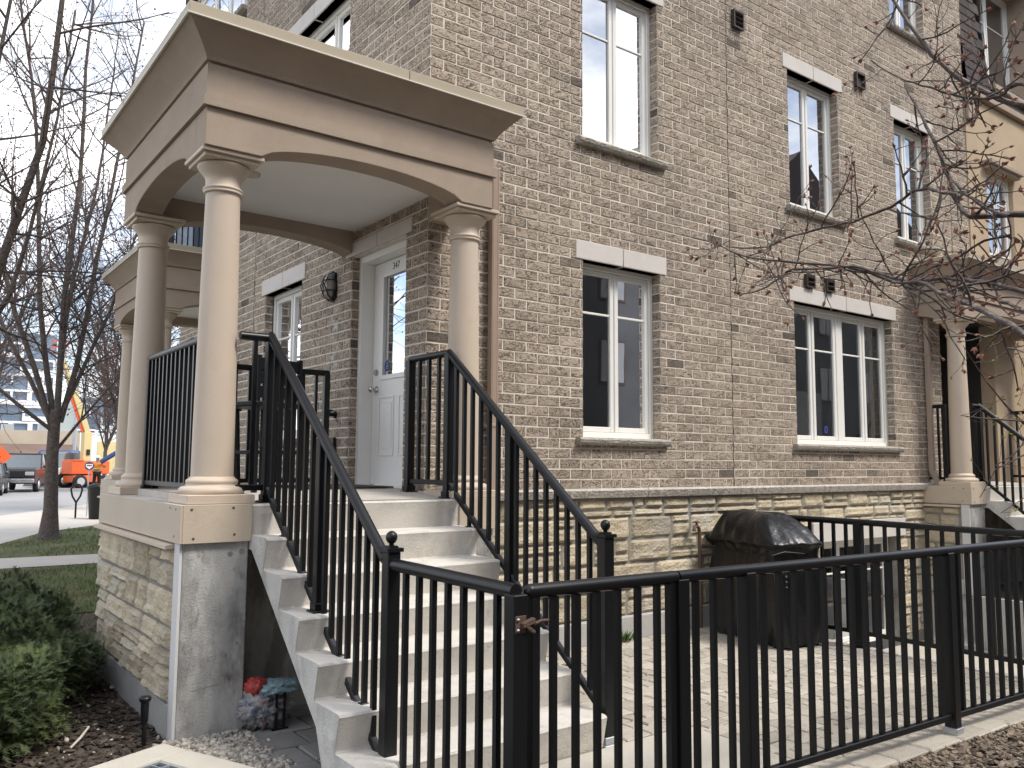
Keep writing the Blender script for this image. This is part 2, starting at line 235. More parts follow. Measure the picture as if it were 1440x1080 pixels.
# ---------------------------------------------------------------- mesh helpers
class MB:
    def __init__(s, xf=None): s.v = []; s.f = []; s.m = []; s.sm = []; s.xf = xf
    def V(s, p):
        p = tuple(p); s.v.append(s.xf(*p) if s.xf else p); return len(s.v)-1
    def F(s, idx, mi=0, smooth=False): s.f.append(tuple(idx)); s.m.append(mi); s.sm.append(smooth)
    def quad(s, a, b, c, d, mi=0): s.F([s.V(a), s.V(b), s.V(c), s.V(d)], mi)
    def box(s, x0, x1, y0, y1, z0, z1, mi=0):
        i = [s.V(p) for p in ((x0, y0, z0), (x1, y0, z0), (x1, y1, z0), (x0, y1, z0), (x0, y0, z1), (x1, y0, z1), (x1, y1, z1), (x0, y1, z1))]
        for q in ((0, 3, 2, 1), (4, 5, 6, 7), (0, 1, 5, 4), (1, 2, 6, 5), (2, 3, 7, 6), (3, 0, 4, 7)): s.F([i[k] for k in q], mi)
    def obox(s, c, ax, ay, az, mi=0):
        c, ax, ay, az = Vector(c), Vector(ax), Vector(ay), Vector(az)
        i = [s.V(c+ax*a+ay*b+az*d) for a, b, d in ((-1, -1, -1), (1, -1, -1), (1, 1, -1), (-1, 1, -1), (-1, -1, 1), (1, -1, 1), (1, 1, 1), (-1, 1, 1))]
        for q in ((0, 3, 2, 1), (4, 5, 6, 7), (0, 1, 5, 4), (1, 2, 6, 5), (2, 3, 7, 6), (3, 0, 4, 7)): s.F([i[k] for k in q], mi)
    def bar(s, p, q, wd, ht, mi=0, upv=(0, 0, 1)):
        p, q = Vector(p), Vector(q); d = q-p; n = d.normalized(); u = Vector(upv); sd_ = n.cross(u).normalized(); u = sd_.cross(n)
        s.obox((p+q)/2, d/2, sd_*wd/2, u*ht/2, mi)
    def prism(s, poly, axis, a0, a1, mi=0):
        def P(u, v, a): return (a, u, v) if axis == 'x' else ((u, a, v) if axis == 'y' else (u, v, a))
        b = [s.V(P(u, v, a0)) for u, v in poly]; t = [s.V(P(u, v, a1)) for u, v in poly]; n = len(poly)
        s.F(b, mi); s.F(t[::-1], mi)
        for k in range(n): s.F((b[k], t[k], t[(k+1) % n], b[(k+1) % n]), mi)
    def tube(s, pts, r, n=6, mi=0, cap=True, flat=1.0):
        pts = [Vector(p) for p in pts]; m = len(pts); rr = r if isinstance(r, (list, tuple)) else [r]*m
        ring = []; prev = None
        for k in range(m):
            d = (pts[min(k+1, m-1)]-pts[max(k-1, 0)])
            if d.length < 1e-9: d = Vector((0, 0, 1))
            d.normalize()
            if prev is None:
                u = d.cross(Vector((0, 0, 1)))
                if u.length < .02: u = d.cross(Vector((1, 0, 0)))
                u.normalize()
            else:
                u = prev-d*prev.dot(d)
                if u.length < 1e-6: u = d.orthogonal()
                u.normalize()
            prev = u; w_ = u.cross(d)
            ring.append([s.V(pts[k]+(u*math.cos(2*math.pi*j/n)+w_*math.sin(2*math.pi*j/n)*flat)*rr[k]) for j in range(n)])
        for k in range(m-1):
            for j in range(n): s.F((ring[k][j], ring[k][(j+1) % n], ring[k+1][(j+1) % n], ring[k+1][j]), mi, True)
        if cap:
            for rg in (ring[0][::-1], ring[-1]):
                k0 = len(s.v); s.v += [s.v[i] for i in rg]; s.F(range(k0, k0+n), mi)
    def lathe(s, prof, c, n=28, mi=0, axis='z'):
        c = Vector(c); ring = []
        for r, z in prof:
            ring.append([s.V(c+(Vector((r*math.cos(2*math.pi*j/n), r*math.sin(2*math.pi*j/n), z)) if axis == 'z' else
                          (Vector((z, r*math.cos(2*math.pi*j/n), r*math.sin(2*math.pi*j/n))) if axis == 'x' else Vector((r*math.cos(2*math.pi*j/n), z, r*math.sin(2*math.pi*j/n)))))) for j in range(n)])
        for k in range(len(ring)-1):
            for j in range(n): s.F((ring[k][j], ring[k][(j+1) % n], ring[k+1][(j+1) % n], ring[k+1][j]), mi, True)
        for rg in (ring[0][::-1], ring[-1]):
            k0 = len(s.v); s.v += [s.v[i] for i in rg]; s.F(range(k0, k0+n), mi)
    def blob(s, c, rx, ry, rz, n=10, m=7, mi=0, jit=0, fq=4):
        c = Vector(c); ring = []
        for i in range(1, m):
            th = math.pi*i/m; row = []
            for j in range(n):
                ph = 2*math.pi*j/n; d = Vector((math.sin(th)*math.cos(ph), math.sin(th)*math.sin(ph), math.cos(th)))
                k = 1+(jit*noise.noise((d+c)*fq) if jit else 0)
                row.append(s.V(c+Vector((d.x*rx, d.y*ry, d.z*rz))*k))
            ring.append(row)
        a = s.V(c+Vector((0, 0, rz))); b = s.V(c-Vector((0, 0, rz)))
        for j in range(n):
            s.F((a, ring[0][j], ring[0][(j+1) % n]), mi, True); s.F((b, ring[-1][(j+1) % n], ring[-1][j]), mi, True)
            for k in range(len(ring)-1): s.F((ring[k][j], ring[k+1][j], ring[k+1][(j+1) % n], ring[k][(j+1) % n]), mi, True)
    def build(s, name, mats, parent=None, bevel=0, segs=2, fix=True):
        o_ = Vector(parent.get('_o', (0, 0, 0))) if parent else Vector((0, 0, 0))
        me = bpy.data.meshes.new(name)
        va = np.array(s.v, dtype=np.float64).reshape(-1, 3)
        me.from_pydata((va-np.array(o_)).tolist(), [], s.f)
        mats = mats if isinstance(mats, (list, tuple)) else [mats]
        for m in mats: me.materials.append(m)
        me.polygons.foreach_set('material_index', s.m); me.polygons.foreach_set('use_smooth', s.sm)
        if fix:
            bm = bmesh.new(); bm.from_mesh(me); bmesh.ops.recalc_face_normals(bm, faces=bm.faces); bm.to_mesh(me); bm.free()
        uvl = me.uv_layers.new(name='UVMap'); npoly = len(me.polygons)
        if npoly:
            nor = np.empty(npoly*3); me.polygons.foreach_get('normal', nor); nor = np.abs(nor.reshape(-1, 3))
            tot = np.empty(npoly, dtype=np.int64); me.polygons.foreach_get('loop_total', tot)
            li = np.empty(len(me.loops), dtype=np.int64); me.loops.foreach_get('vertex_index', li)
            ax = np.repeat(np.where(nor[:, 2] > .72, 2, np.where(nor[:, 0] >= nor[:, 1], 0, 1)), tot); p = va[li]
            uv = np.where((ax == 2)[:, None], p[:, [0, 1]], np.where((ax == 0)[:, None], p[:, [1, 2]], p[:, [0, 2]]))
            uvl.data.foreach_set('uv', uv.astype(np.float32).ravel())
        ob = bpy.data.objects.new(name, me); COL.objects.link(ob)
        if parent: ob.parent = parent
        ob['_o'] = tuple(o_)
        if bevel:
            md = ob.modifiers.new('bevel', 'BEVEL'); md.width = bevel; md.segments = segs; md.limit_method = 'ANGLE'; md.angle_limit = R(40)
        return ob
def tag(o, label=None, cat=None, group=None, kind=None):
    if label: o['label'] = label
    if cat: o['category'] = cat
    if group: o['group'] = group
    if kind: o['kind'] = kind
    return o
def thing(name, label, cat, loc=(0, 0, 0), group=None):
    o = bpy.data.objects.new(name, None); COL.objects.link(o); o.location = loc; o['_o'] = tuple(loc); o.empty_display_size = .1
    return tag(o, label, cat, group)
def copy_tree(o, parent=None, offset=None):
    c = o.copy(); COL.objects.link(c)
    if parent: c.parent = parent
    elif offset: c.location = Vector(o.location)+Vector(offset)
    for ch in [x for x in COL.objects if x.parent is o]: copy_tree(ch, c)
    return c
def nz3(x, y, z): return noise.noise(Vector((x, y, z)))
# ---------------------------------------------------------------- brick and stone layouts
BW, BH, MJ = .246, .0893, .0135
def clip_rect(r, holes):
    out = [r]
    for h in holes:
        nxt = []
        for (a, b, c, d) in out:
            if h[0] >= b-1e-6 or h[1] <= a+1e-6 or h[2] >= d-1e-6 or h[3] <= c+1e-6: nxt.append((a, b, c, d)); continue
            if h[0] > a: nxt.append((a, h[0], c, d))
            if h[1] < b: nxt.append((h[1], b, c, d))
            a2, b2 = max(a, h[0]), min(b, h[1])
            if h[2] > c: nxt.append((a2, b2, c, h[2]))
            if h[3] < d: nxt.append((a2, b2, h[3], d))
        out = nxt
    return [q for q in out if q[1]-q[0] > .012 and q[3]-q[2] > .012]
def bricks(mb, u0, u1, z0, z1, holes, shift=0, mi=0, rng=None, proud=.0045, back=.001):
    """single bricks as low blocks standing proud of the mortar; local frame (u, depth, z), face towards -depth"""
    rng = rng or random.Random(3); k0 = math.floor(z0/BH)
    for k in range(k0, int(z1/BH)+2):
        za, zb = k*BH+MJ/2, (k+1)*BH-MJ/2
        za, zb = max(za, z0), min(zb, z1)
        if zb-za < .012: continue
        st = (BW/2 if k % 2 else 0)+shift
        j0 = math.floor((u0-st)/BW)
        for j in range(j0, int((u1-st)/BW)+2):
            a, b = st+j*BW+MJ/2, st+(j+1)*BW-MJ/2
            a, b = max(a, u0), min(b, u1)
            if b-a < .012: continue
            for (p, q, c, d) in clip_rect((a, b, za, zb), holes):
                e = lambda s=.0022: rng.uniform(-s, s)
                pr = proud+rng.uniform(-.002, .0025)
                B = [(p, back, c), (q, back, c), (q, back, d), (p, back, d)]
                t = .004
                F_ = [(p+t*.4+e(), -pr, c+t*.4+e()), (q-t*.4+e(), -pr, c+t*.4+e()), (q-t*.4+e(), -pr, d-t*.4+e()), (p+t*.4+e(), -pr, d-t*.4+e())]
                bi = [mb.V(x) for x in B]; fi = [mb.V(x) for x in F_]
                mb.F(fi, mi)
                for n in range(4): mb.F((bi[n], bi[(n+1) % 4], fi[(n+1) % 4], fi[n]), mi)
def mortar_plane(mb, u0, u1, z0, z1, holes, d=0, mi=1):
    for (a, b, c, e) in clip_rect((u0, u1, z0, z1), holes):
        mb.quad((a, d, c), (b, d, c), (b, d, e), (a, d, e), mi)
def front(x, d, z): return (x, d, z)            # facade on y = 0, depth +y
def side(y, d, z): return (d, y, z)             # facade on x = 0, depth +x
def shifted(fn, du=0, dd=0): return lambda u, d, z: fn(u+du, d+dd, z)
def reveal(mb, u0, u1, z0, z1, depth, rng, mi=0):
    """brick returns at both jambs plus plain head and bed"""
    for u, s in ((u0, 1), (u1, -1)):
        inner = MB(lambda a, d, z, u=u, s=s: mb.xf(u+s*-d, a, z) if False else mb.xf(u-s*d*-1*-1, a, z))
        inner.xf = (lambda a, d, z, u=u, s=s: mb.xf(u-s*d, a, z))
        base = len(mb.v)
        bricks(inner, .0, depth, z0, z1, [], 0, mi, rng)
        mortar_plane(inner, -.002, depth, z0, z1, [], 0, 1)
        mb.v += inner.v; mb.f += [tuple(i+base for i in q) for q in inner.f]; mb.m += inner.m; mb.sm += inner.sm
    mb.quad((u0, 0, z1), (u1, 0, z1), (u1, depth, z1), (u0, depth, z1), 1); mb.quad((u0, 0, z0), (u1, 0, z0), (u1, depth, z0), (u0, depth, z0), 1)
def rock(mb, u0, u1, z0, z1, depth=.045, mi=0, nu=None, nv=None, rng=random, amp=1.0):
    """one rock-faced stone: a gridded pillow with chipped face"""
    w_, h_ = u1-u0, z1-z0
    nu = nu or max(4, min(14, int(w_/.03))); nv = nv or max(4, min(9, int(h_/.024)))
    s = rng.uniform(0, 99); g = [[0]*(nv+1) for _ in range(nu+1)]; tilt = rng.uniform(-.3, .4)
    for i in range(nu+1):
        for j in range(nv+1):
            a, b = i/nu, j/nv; u, z = u0+a*w_, z0+b*h_
            ed = min(a*w_, (1-a)*w_, b*h_, (1-b)*h_)
            rise = min(1, ed/.016)**.5
            nn = nz3(u*9, z*14, s)*.5+nz3(u*24, z*30, s+5)*.3+nz3(u*60, z*60, s)*.14
            dd = depth*rise*(.66+amp*(.6*nn)+tilt*(.5-b)*.5+.22*(b < .35))
            jt = .0018
            g[i][j] = mb.V((u+jt*nz3(u*50, z*50, s+2), -max(.001, dd), z+jt*nz3(z*50, u*50, s+3)))
    for i in range(nu):
        for j in range(nv): mb.F((g[i][j], g[i+1][j], g[i+1][j+1], g[i][j+1]), mi, False)
def ashlar(mb, u0, u1, z0, z1, holes, rng, hmin=.2, hmax=.26, depth=.034):
    """random coursed rock-faced ashlar: bands cut in cells, some cells split in two"""
    z = z0; j = .012
    while z < z1-.05:
        h = rng.uniform(hmin, hmax)
        if z1-(z+h) < .12: h = z1-z
        u = u0
        while u < u1-.03:
            w_ = rng.uniform(.22, .68)
            if u1-(u+w_) < .13: w_ = u1-u
            k = rng.random()
            if k < .26: cells = [(0, 1)]
            elif k < .7: c = rng.choice((.33, .4, .62, .68)); cells = [(0, c), (c, 1)]
            else: c = rng.choice((.4, .62)); cells = [(0, c), (c, 1)]
            for n, (a, b) in enumerate(cells):
                cuts = [u, u+w_]
                if len(cells) > 1 and w_ > .38 and rng.random() < .5: cuts = [u, u+w_*rng.uniform(.35, .65), u+w_]
                for p, q in zip(cuts[:-1], cuts[1:]):
                    for (x0, x1, y0, y1) in clip_rect((p+j/2, q-j/2, z+a*h+j/2, z+b*h-j/2), holes):
                        if x1-x0 > .03 and y1-y0 > .025: rock(mb, x0, x1, y0, y1, depth*rng.uniform(.75, 1.25), 0, rng=rng)
            u += w_
        z += h

# ---------------------------------------------------------------- windows
def window(parent, xf, u0, u1, z0, z1, sashes, rec=.1, munt=.27, lintel=True, sill=True, gl='glass', curtain=None, name='window', lin_ext=.085, sill_ext=.08, room=True):
    """frame + sashes (list of (start, end) fractions) with sub-parts pane, lintel, sill, curtain; depth measured into the wall"""
    m = MB(xf); fo = .045
    d0, d1 = rec, rec+.07
    m.box(u0, u0+fo, d0, d1, z0, z1); m.box(u1-fo, u1, d0, d1, z0, z1)
    m.box(u0+fo, u1-fo, d0, d1, z1-fo, z1); m.box(u0+fo, u1-fo, d0, d1, z0, z0+.05)
    W = u1-u0; panes = []
    for a, b in sashes:
        s0, s1 = u0+a*W, u0+b*W
        s0, s1 = max(s0, u0+fo+.002), min(s1, u1-fo-.002); q0, q1 = z0+.053, z1-fo-.003; t = .048; e0, e1 = rec+.018, rec+.06
        m.box(s0, s0+t, e0, e1, q0, q1); m.box(s1-t, s1, e0, e1, q0, q1); m.box(s0+t, s1-t, e0, e1, q1-t, q1); m.box(s0+t, s1-t, e0, e1, q0, q0+t)
        zm = q1-(q1-q0)*munt
        if munt: m.box(s0+t, s1-t, rec+.027, rec+.037, zm-.011, zm+.011)
        panes.append((s0+t, s1-t, q0+t, q1-t))
    for (a, b), (c, d) in zip(sashes[:-1], sashes[1:]):
        if c-b > .01: m.box(u0+b*W+.001, u0+c*W-.001, d0+.008, d1, z0+.05, z1-fo)
    fr = m.build(name, M['vinyl'], parent, bevel=.006, segs=1)
    for (a, b, c, d) in panes:
        g = MB(xf); g.quad((a, rec+.04, c), (b, rec+.04, c), (b, rec+.04, d), (a, rec+.04, d)); g.build('pane', M[gl], fr)
    if lintel:
        mid = (u0+u1)/2; lz = z1+.172
        parts = [(u0-lin_ext, mid-.004), (mid+.004, u1+lin_ext)]
        for a, b in parts: l = MB(xf); l.box(a, b, -.014, .1, z1, lz); l.build('lintel', M['precast'], fr, bevel=.006)
    if sill:
        l = MB(xf); a, b = u0-sill_ext, u1+sill_ext; n = max(8, int((b-a)/.03)); rows = []
        for i in range(n+1):
            u = a+(b-a)*i/n; s = nz3(u*17, z0*3, 1)*.008+nz3(u*45, z0, 4)*.006
            rows.append([l.V((u, rec+.02, z0)), l.V((u, -.052+s, z0-.006+s*.4)), l.V((u, -.07+s*1.4, z0-.024+nz3(u*30, 2, z0)*.006)), l.V((u, -.064+s*1.2, z0-.05+nz3(u*30, 5, z0)*.006)), l.V((u, -.05+s, z0-.072+nz3(u*26, 8, z0)*.004)), l.V((u, rec+.02, z0-.072))])
        for i in range(n):
            for k in range(5): l.F((rows[i][k], rows[i+1][k], rows[i+1][k+1], rows[i][k+1]))
        l.F(rows[0]); l.F(rows[-1][::-1]); l.build('sill', M['sill_stone'], fr)
    if room:
        r = MB(xf); e = .25; D = 1.6
        r.quad((u0-e, D, z0-.3), (u1+e, D, z0-.3), (u1+e, D, z1+e), (u0-e, D, z1+e))
        for u in (u0-e, u1+e): r.quad((u, d1+.01, z0-.3), (u, D, z0-.3), (u, D, z1+e), (u, d1+.01, z1+e))
        for z in (z0-.3, z1+e): r.quad((u0-e, d1+.01, z), (u1+e, d1+.01, z), (u1+e, D, z), (u0-e, D, z))
        r.build('room', M['room'], fr)
    for c in (curtain or []):
        kind, a, b, za, zb = c; k = MB(xf); n = max(6, int((b-a)/.012)); top, bot = [], []
        for i in range(n+1):
            u = a+(b-a)*i/n; dd = d1+.06+(0 if kind == 'blind' else .02*math.sin(u*70+2*math.sin(u*23))+.008*math.sin(u*190))
            top.append(k.V((u, dd, zb))); bot.append(k.V((u+.02*math.sin(u*40), dd, za)))
        for i in range(n): k.F((bot[i], bot[i+1], top[i+1], top[i]), 0, kind != 'blind')
        k.build('blind' if kind == 'blind' else 'curtain', M['blind' if kind == 'blind' else 'curtain'], fr)
    return fr
TWO = [(.0, .495), (.505, 1.0)]

# ---------------------------------------------------------------- the corner house
HT = 10.6; LEDGE = 1.345
house = thing('brick_house', 'corner house of mottled brown brick with pale lintels over white windows, stone base below', 'house', (0, 0, 0))
OPN_F = [(1.62, 2.62, 1.80, 3.40), (1.62, 2.62, 4.53, 6.15), (4.76, 5.78, 4.50, 6.12), (7.07, 7.98, 4.50, 6.12), (7.07, 7.98, 7.42, 9.0), (4.78, 6.85, 1.80, 3.40)]
REC_F = (8.05, 9.06, 0, 3.62)
OPN_S = [(.33, 1.33, 1.30, 3.43), (2.48, 3.52, 1.80, 3.42), (1.50, 3.20, 4.53, 6.15)]
rng = random.Random(11)
wl = MB(front)
holes = OPN_F+[REC_F, (5.17, 6.78, -.7, .80)]
jF, jF2, jS = 3.68, 8.52, 3.87                        # movement joints
hj = holes+[(jF-.006, jF+.006, LEDGE, HT), (jF2-.006, jF2+.006, 3.6, HT)]
bricks(wl, 0.0, 9.05, LEDGE, HT, hj, 0, 0, rng)
mortar_plane(wl, 0.0, 9.05, -.7, HT, holes)
for o in OPN_F: reveal(wl, o[0], o[1], o[2], o[3], .1, rng)
ws = MB(side)
bricks(ws, 0.0, 4.49, LEDGE-.05, HT, OPN_S+[(jS-.006, jS+.006, LEDGE, HT)], BW/2, 0, rng)
mortar_plane(ws, 0.0, 4.49, -.1, HT, OPN_S)
for o in OPN_S: reveal(ws, o[0], o[1], o[2], o[3], .09 if o[2] > 1.4 else .2, rng)
b0 = len(wl.v); wl.v += ws.v; wl.f += [tuple(i+b0 for i in q) for q in ws.f]; wl.m += ws.m; wl.sm += ws.sm
# brick return beside the neighbour's entry
rt_ = MB(lambda a, d, z: (8.05+d*-1*-1, a, z)); rt_.xf = lambda a, d, z: (8.05-d, a, z)
bricks(rt_, 0.0, 1.3, 1.3, 3.62, [], 0, 0, rng); mortar_plane(rt_, 0, 1.3, -.7, 3.62, [])
b0 = len(wl.v); wl.v += rt_.v; wl.f += [tuple(i+b0 for i in q) for q in rt_.f]; wl.m += rt_.m; wl.sm += rt_.sm
wl.quad((0, 4.49, -.1), (1.1, 4.49, -.1), (1.1, 4.49, HT), (0, 4.49, HT), 1)
wl.build('wall', [M['brick'], M['mortar']], house)
for q in ((jF-.006, jF+.006, -.0035, -.0005, LEDGE, HT), (jF2-.006, jF2+.006, -.0035, -.0005, 3.6, HT), (-.0035, -.0005, jS-.006, jS+.006, LEDGE, HT)): mj = MB(); mj.box(*q); mj.build('joint_seal', M['vent'], house)
r = MB(); r.box(-.12, 9.0, -.12, 4.45, HT+.001, HT+.2); r.build('roof', M['shingle'], house)  # unseen top slab, added so shadows fall right and sky light is blocked
# stone base, ledge, foundation strip
sb = MB(front); HB = [(5.17, 6.78, -.7, .92), (5.0, 6.95, .69, .92)]
ashlar(sb, .3, 7.52, .2, 1.262, HB, random.Random(5))
ashlar(sb, 3.62, 7.52, -.5, .2, HB, random.Random(9))
ashlar(sb, 7.52, 8.05, -.5, 1.262, [], random.Random(15))
for a, b, c, d in clip_rect((.2, 8.05, -.7, 1.262), [HB[0]]): sb.quad((a, -.006, c), (b, -.006, c), (b, -.006, d), (a, -.006, d), 1)
for u in (5.17, 6.78): sb.quad((u, -.006, -.7), (u, .12, -.7), (u, .12, .92), (u, -.006, .92), 1)
sb.build('stone_base', [M['limestone'], M['stone_mortar']], house)
ld = MB(front); u = .3
while u < 7.9:
    b = min(u+rng.uniform(.7, 1.25), 8.05); n = int((b-u)/.025); rows = []
    for i in range(n+1):
        x = u+.003+(b-u-.006)*i/n; s = nz3(x*13, 2, 0)*.012+nz3(x*40, 7, 0)*.008
        rows.append([ld.V((x, .01, 1.345)), ld.V((x, -.058+s, 1.343)), ld.V((x, -.078+s*1.5, 1.326+nz3(x*28, 1, 1)*.008)), ld.V((x, -.068+s*1.2, 1.296+nz3(x*28, 3, 3)*.008)), ld.V((x, -.055+s, 1.262)), ld.V((x, .01, 1.262))])
    for i in range(n):
        for k in range(5): ld.F((rows[i][k], rows[i+1][k], rows[i+1][k+1], rows[i][k+1]))
    ld.F(rows[0]); ld.F(rows[-1][::-1]); u = b
ld.build('ledge', M['ledge_stone'], house)
fd = MB(); fd.box(.2, 3.6, -.075, -.008, -.05, .205); fd.build('foundation', M['foundation'], house, bevel=.008)
# windows
window(house, front, *OPN_F[0], TWO, gl='glass', curtain=[('curtain', 2.18, 2.58, 1.8, 3.36), ('curtain', 1.62, 1.70, 1.8, 3.36)])
window(house, front, *OPN_F[1], TWO, gl='glass_up', munt=.3)
window(house, front, *OPN_F[2], TWO, gl='glass_up', munt=.3, curtain=[('curtain', 5.5, 5.75, 4.5, 6.1)])
window(house, front, *OPN_F[3], TWO, gl='glass_up', munt=.3, curtain=[('curtain', 7.1, 7.3, 4.5, 6.1)])
window(house, front, *OPN_F[4], TWO, gl='glass_up', munt=.3)
bwn = window(house, front, *OPN_F[5], [(0, .238), (.246, .475), (.525, .754), (.762, 1)], gl='glass', munt=.3, curtain=[('curtain', 5.72, 5.98, 1.8, 3.36), ('curtain', 6.62, 6.82, 1.8, 3.36), ('blind', 4.82, 5.62, 1.8, 2.42)])
window(house, side, *OPN_S[1], TWO, gl='glass_up', munt=.3)
window(house, side, *OPN_S[2], [(0, .325), (.335, .66), (.67, 1)], gl='glass_up', munt=.3)
bw = window(house, front, 5.19, 6.76, -.54, .70, [(0, .3), (.31, .64), (.65, 1)], gl='glass', munt=.3, lintel=False, sill=False)
for a_, b_ in ((5.0, 5.97), (5.978, 6.95)): l = MB(front); l.box(a_, b_, -.03, .08, .70, .92); l.build('lintel', M['precast'], bw, bevel=.006)
# round blue stickers on two panes
def ring_decal(c, axis, r0, r1, parent, m='decal_blue'):
    d = MB()
    for k in range(20):
        a, b = 2*math.pi*k/20, 2*math.pi*(k+1)/20
        P = lambda t, r: ((c[0]+r*.8*math.cos(t), c[1], c[2]+r*math.sin(t)) if axis == 'y' else (c[0], c[1]+r*.8*math.cos(t), c[2]+r*math.sin(t)))
        d.quad(P(a, r0), P(b, r0), P(b, r1), P(a, r1))
    for k in range(2):
        s = r0*.35*(1 if k else -1); 
        if axis == 'y': d.quad((c[0]-.012, c[1], c[2]+s-.006), (c[0]+.012, c[1], c[2]+s-.006), (c[0]+.012, c[1], c[2]+s+.006), (c[0]-.012, c[1], c[2]+s+.006))
        else: d.quad((c[0], c[1]-.012, c[2]+s-.006), (c[0], c[1]+.012, c[2]+s-.006), (c[0], c[1]+.012, c[2]+s+.006), (c[0], c[1]-.012, c[2]+s+.006))
    return d.build('sticker', M[m], parent)
ring_decal((5.55, .137, 1.98), 'y', .028, .046, bwn)
# entry door on the side wall
DX = .2
fr = MB(side); y0, y1, zt = .33, 1.33, 3.43
fr.box(y1-.055, y1, .07, .24, 1.34, zt); fr.box(y0, y0+.055, .07, .24, 1.34, zt); fr.box(y0+.055, y1-.055, .07, .24, zt-.06, zt)
fr.box(y0, y1, .05, .3, 1.34, 1.362)
dfr = fr.build('door_frame', M['door_paint'], house, bevel=.006)
for a, b in ((.235, .832), (.84, 1.447)): dl = MB(side); dl.box(a, b, -.014, .066, zt+.002, zt+.125); dl.build('lintel', M['precast'], dfr, bevel=.006)
d = MB(side); a, b, zb, zt2 = .387, 1.272, 1.37, 3.366
lt = (.575, 1.085, 2.325, 3.235)
for (p, q, c, e) in clip_rect((a, b, zb, zt2), [lt]): d.box(p, q, DX, DX+.04, c, e)
for (p, q, c, e) in ((lt[0]-.03, lt[0]+.012, lt[2]-.03, lt[3]+.03), (lt[1]-.012, lt[1]+.03, lt[2]-.03, lt[3]+.03)): d.box(p, q, DX-.012, DX-.001, c, e)
d.box(lt[0]+.012, lt[1]-.012, DX-.012, DX-.001, lt[3]-.012, lt[3]+.03); d.box(lt[0]+.012, lt[1]-.012, DX-.012, DX-.001, lt[2]-.03, lt[2]+.012)
for p, q in ((.50, .78), (.86, 1.14)):                # raised panel mouldings below the light
    for (g0, g1, h0, h1) in ((p, q, 2.13, 2.15), (p, q, 1.62, 1.64), (p, p+.02, 1.641, 2.129), (q-.02, q, 1.641, 2.129)): d.box(g0, g1, DX-.008, DX-.001, h0, h1)
    d.box(p+.04, q-.04, DX-.006, DX-.001, 1.68, 2.09)
door = d.build('door', M['door_paint'], house, bevel=.003, segs=1)
g = MB(side); g.quad((lt[0], DX+.015, lt[2]), (lt[1], DX+.015, lt[2]), (lt[1], DX+.015, lt[3]), (lt[0], DX+.015, lt[3])); g.build('pane', M['glass'], door)
k = MB(); k.lathe([(.033, 0), (.033, -.008), (.014, -.012), (.012, -.035), (.026, -.045), (.031, -.058), (.026, -.072), (.01, -.078)], (DX, 1.185, 2.215), 20, axis='x'); k.build('handle', M['steel'], door)
k = MB(); k.lathe([(.03, 0), (.03, -.01), (.024, -.018), (.022, -.024)], (DX, 1.19, 2.37), 18, axis='x'); k.build('deadbolt', M['steel'], door)
ring_decal((DX+.012, 1.03, 2.42), 'x', .03, .05, door)
k = MB(); k.box(.04, .068, 1.333, 1.35, 2.33, 2.45); k.box(.035, .075, 1.335, 1.342, 2.36, 2.42); k.build('strike_plate', M['brass'], dfr)
k = MB(); k.quad((.9, .3, 1.3), (.9, 1.4, 1.3), (.9, 1.4, 3.5), (.9, .3, 3.5)); k.build('hall', M['room'], dfr)
def text_mesh(body, size, name, m, parent, mtx, ext=.0008):
    cu = bpy.data.curves.new(name, 'FONT'); cu.body = body; cu.size = size; cu.extrude = ext; cu.align_x = 'CENTER'
    to = bpy.data.objects.new(name, cu); COL.objects.link(to); dg = bpy.context.evaluated_depsgraph_get()
    me = bpy.data.meshes.new_from_object(to.evaluated_get(dg)); COL.objects.unlink(to); bpy.data.objects.remove(to); bpy.data.curves.remove(cu)
    me.transform(mtx); me.materials.clear(); me.materials.append(m)
    o = bpy.data.objects.new(name, me); COL.objects.link(o); o.parent = parent
    return o
text_mesh('347', .085, 'house_number', M['ink'], door, Matrix(((0, 0, -1, DX-.001), (-1, 0, 0, .865), (0, 1, 0, 3.272), (0, 0, 0, 1))))
# vents, downspout, small wall fittings
def vent(x, z, w_=.16, h_=.2, louvre=3):
    v = MB(front); v.box(x, x+.018, -.05, -.008, z, z+h_); v.box(x+w_-.018, x+w_, -.05, -.008, z, z+h_); v.box(x+.018, x+w_-.018, -.05, -.008, z+h_-.018, z+h_); v.box(x+.018, x+w_-.018, -.05, -.008, z, z+.016)
    v.quad((x+.018, -.01, z+.016), (x+w_-.018, -.01, z+.016), (x+w_-.018, -.01, z+h_-.018), (x+.018, -.01, z+h_-.018))
    for i in range(louvre):
        zz = z+.02+(h_-.04)*(i+.5)/louvre; v.obox((x+w_/2, -.035, zz), (w_/2-.02, 0, 0), (0, .02, -.016), (0, .002, .0025))
    v.build('vent', M['vent'], house)
vent(3.77, 6.29, .17, .2); vent(6.15, 6.29, .2, .19, 0); vent(4.98, 3.585, .16, .15, 2); vent(5.37, 3.585, .16, .15, 2)
def downspout(pts, w_=.075, d_=.06):
    m = MB()
    for p, q in zip(pts[:-1], pts[1:]):
        p, q = Vector(p), Vector(q); dr = (q-p).normalized(); sx = Vector((1, 0, 0)); sy = dr.cross(sx).normalized()
        m.obox((p+q)/2, sx*w_/2, sy*d_/2, dr*((q-p).length/2+.004))
        for o_ in (-.5, .5): m.obox((p+q)/2+sx*w_*o_*.6-sy*(0), sx*.006, sy*(d_/2+.003), dr*((q-p).length/2))
    return m
m = downspout([(7.62, -.05, 3.62), (7.62, -.05, 1.50), (7.62, -.13, 1.33), (7.62, -.13, -.45)]); m.box(7.575, 7.665, -.085, -.015, 3.0, 3.03); m.box(7.575, 7.665, -.085, -.015, 1.7, 1.73); m.build('downspout', M['downspout'], house, bevel=.006)
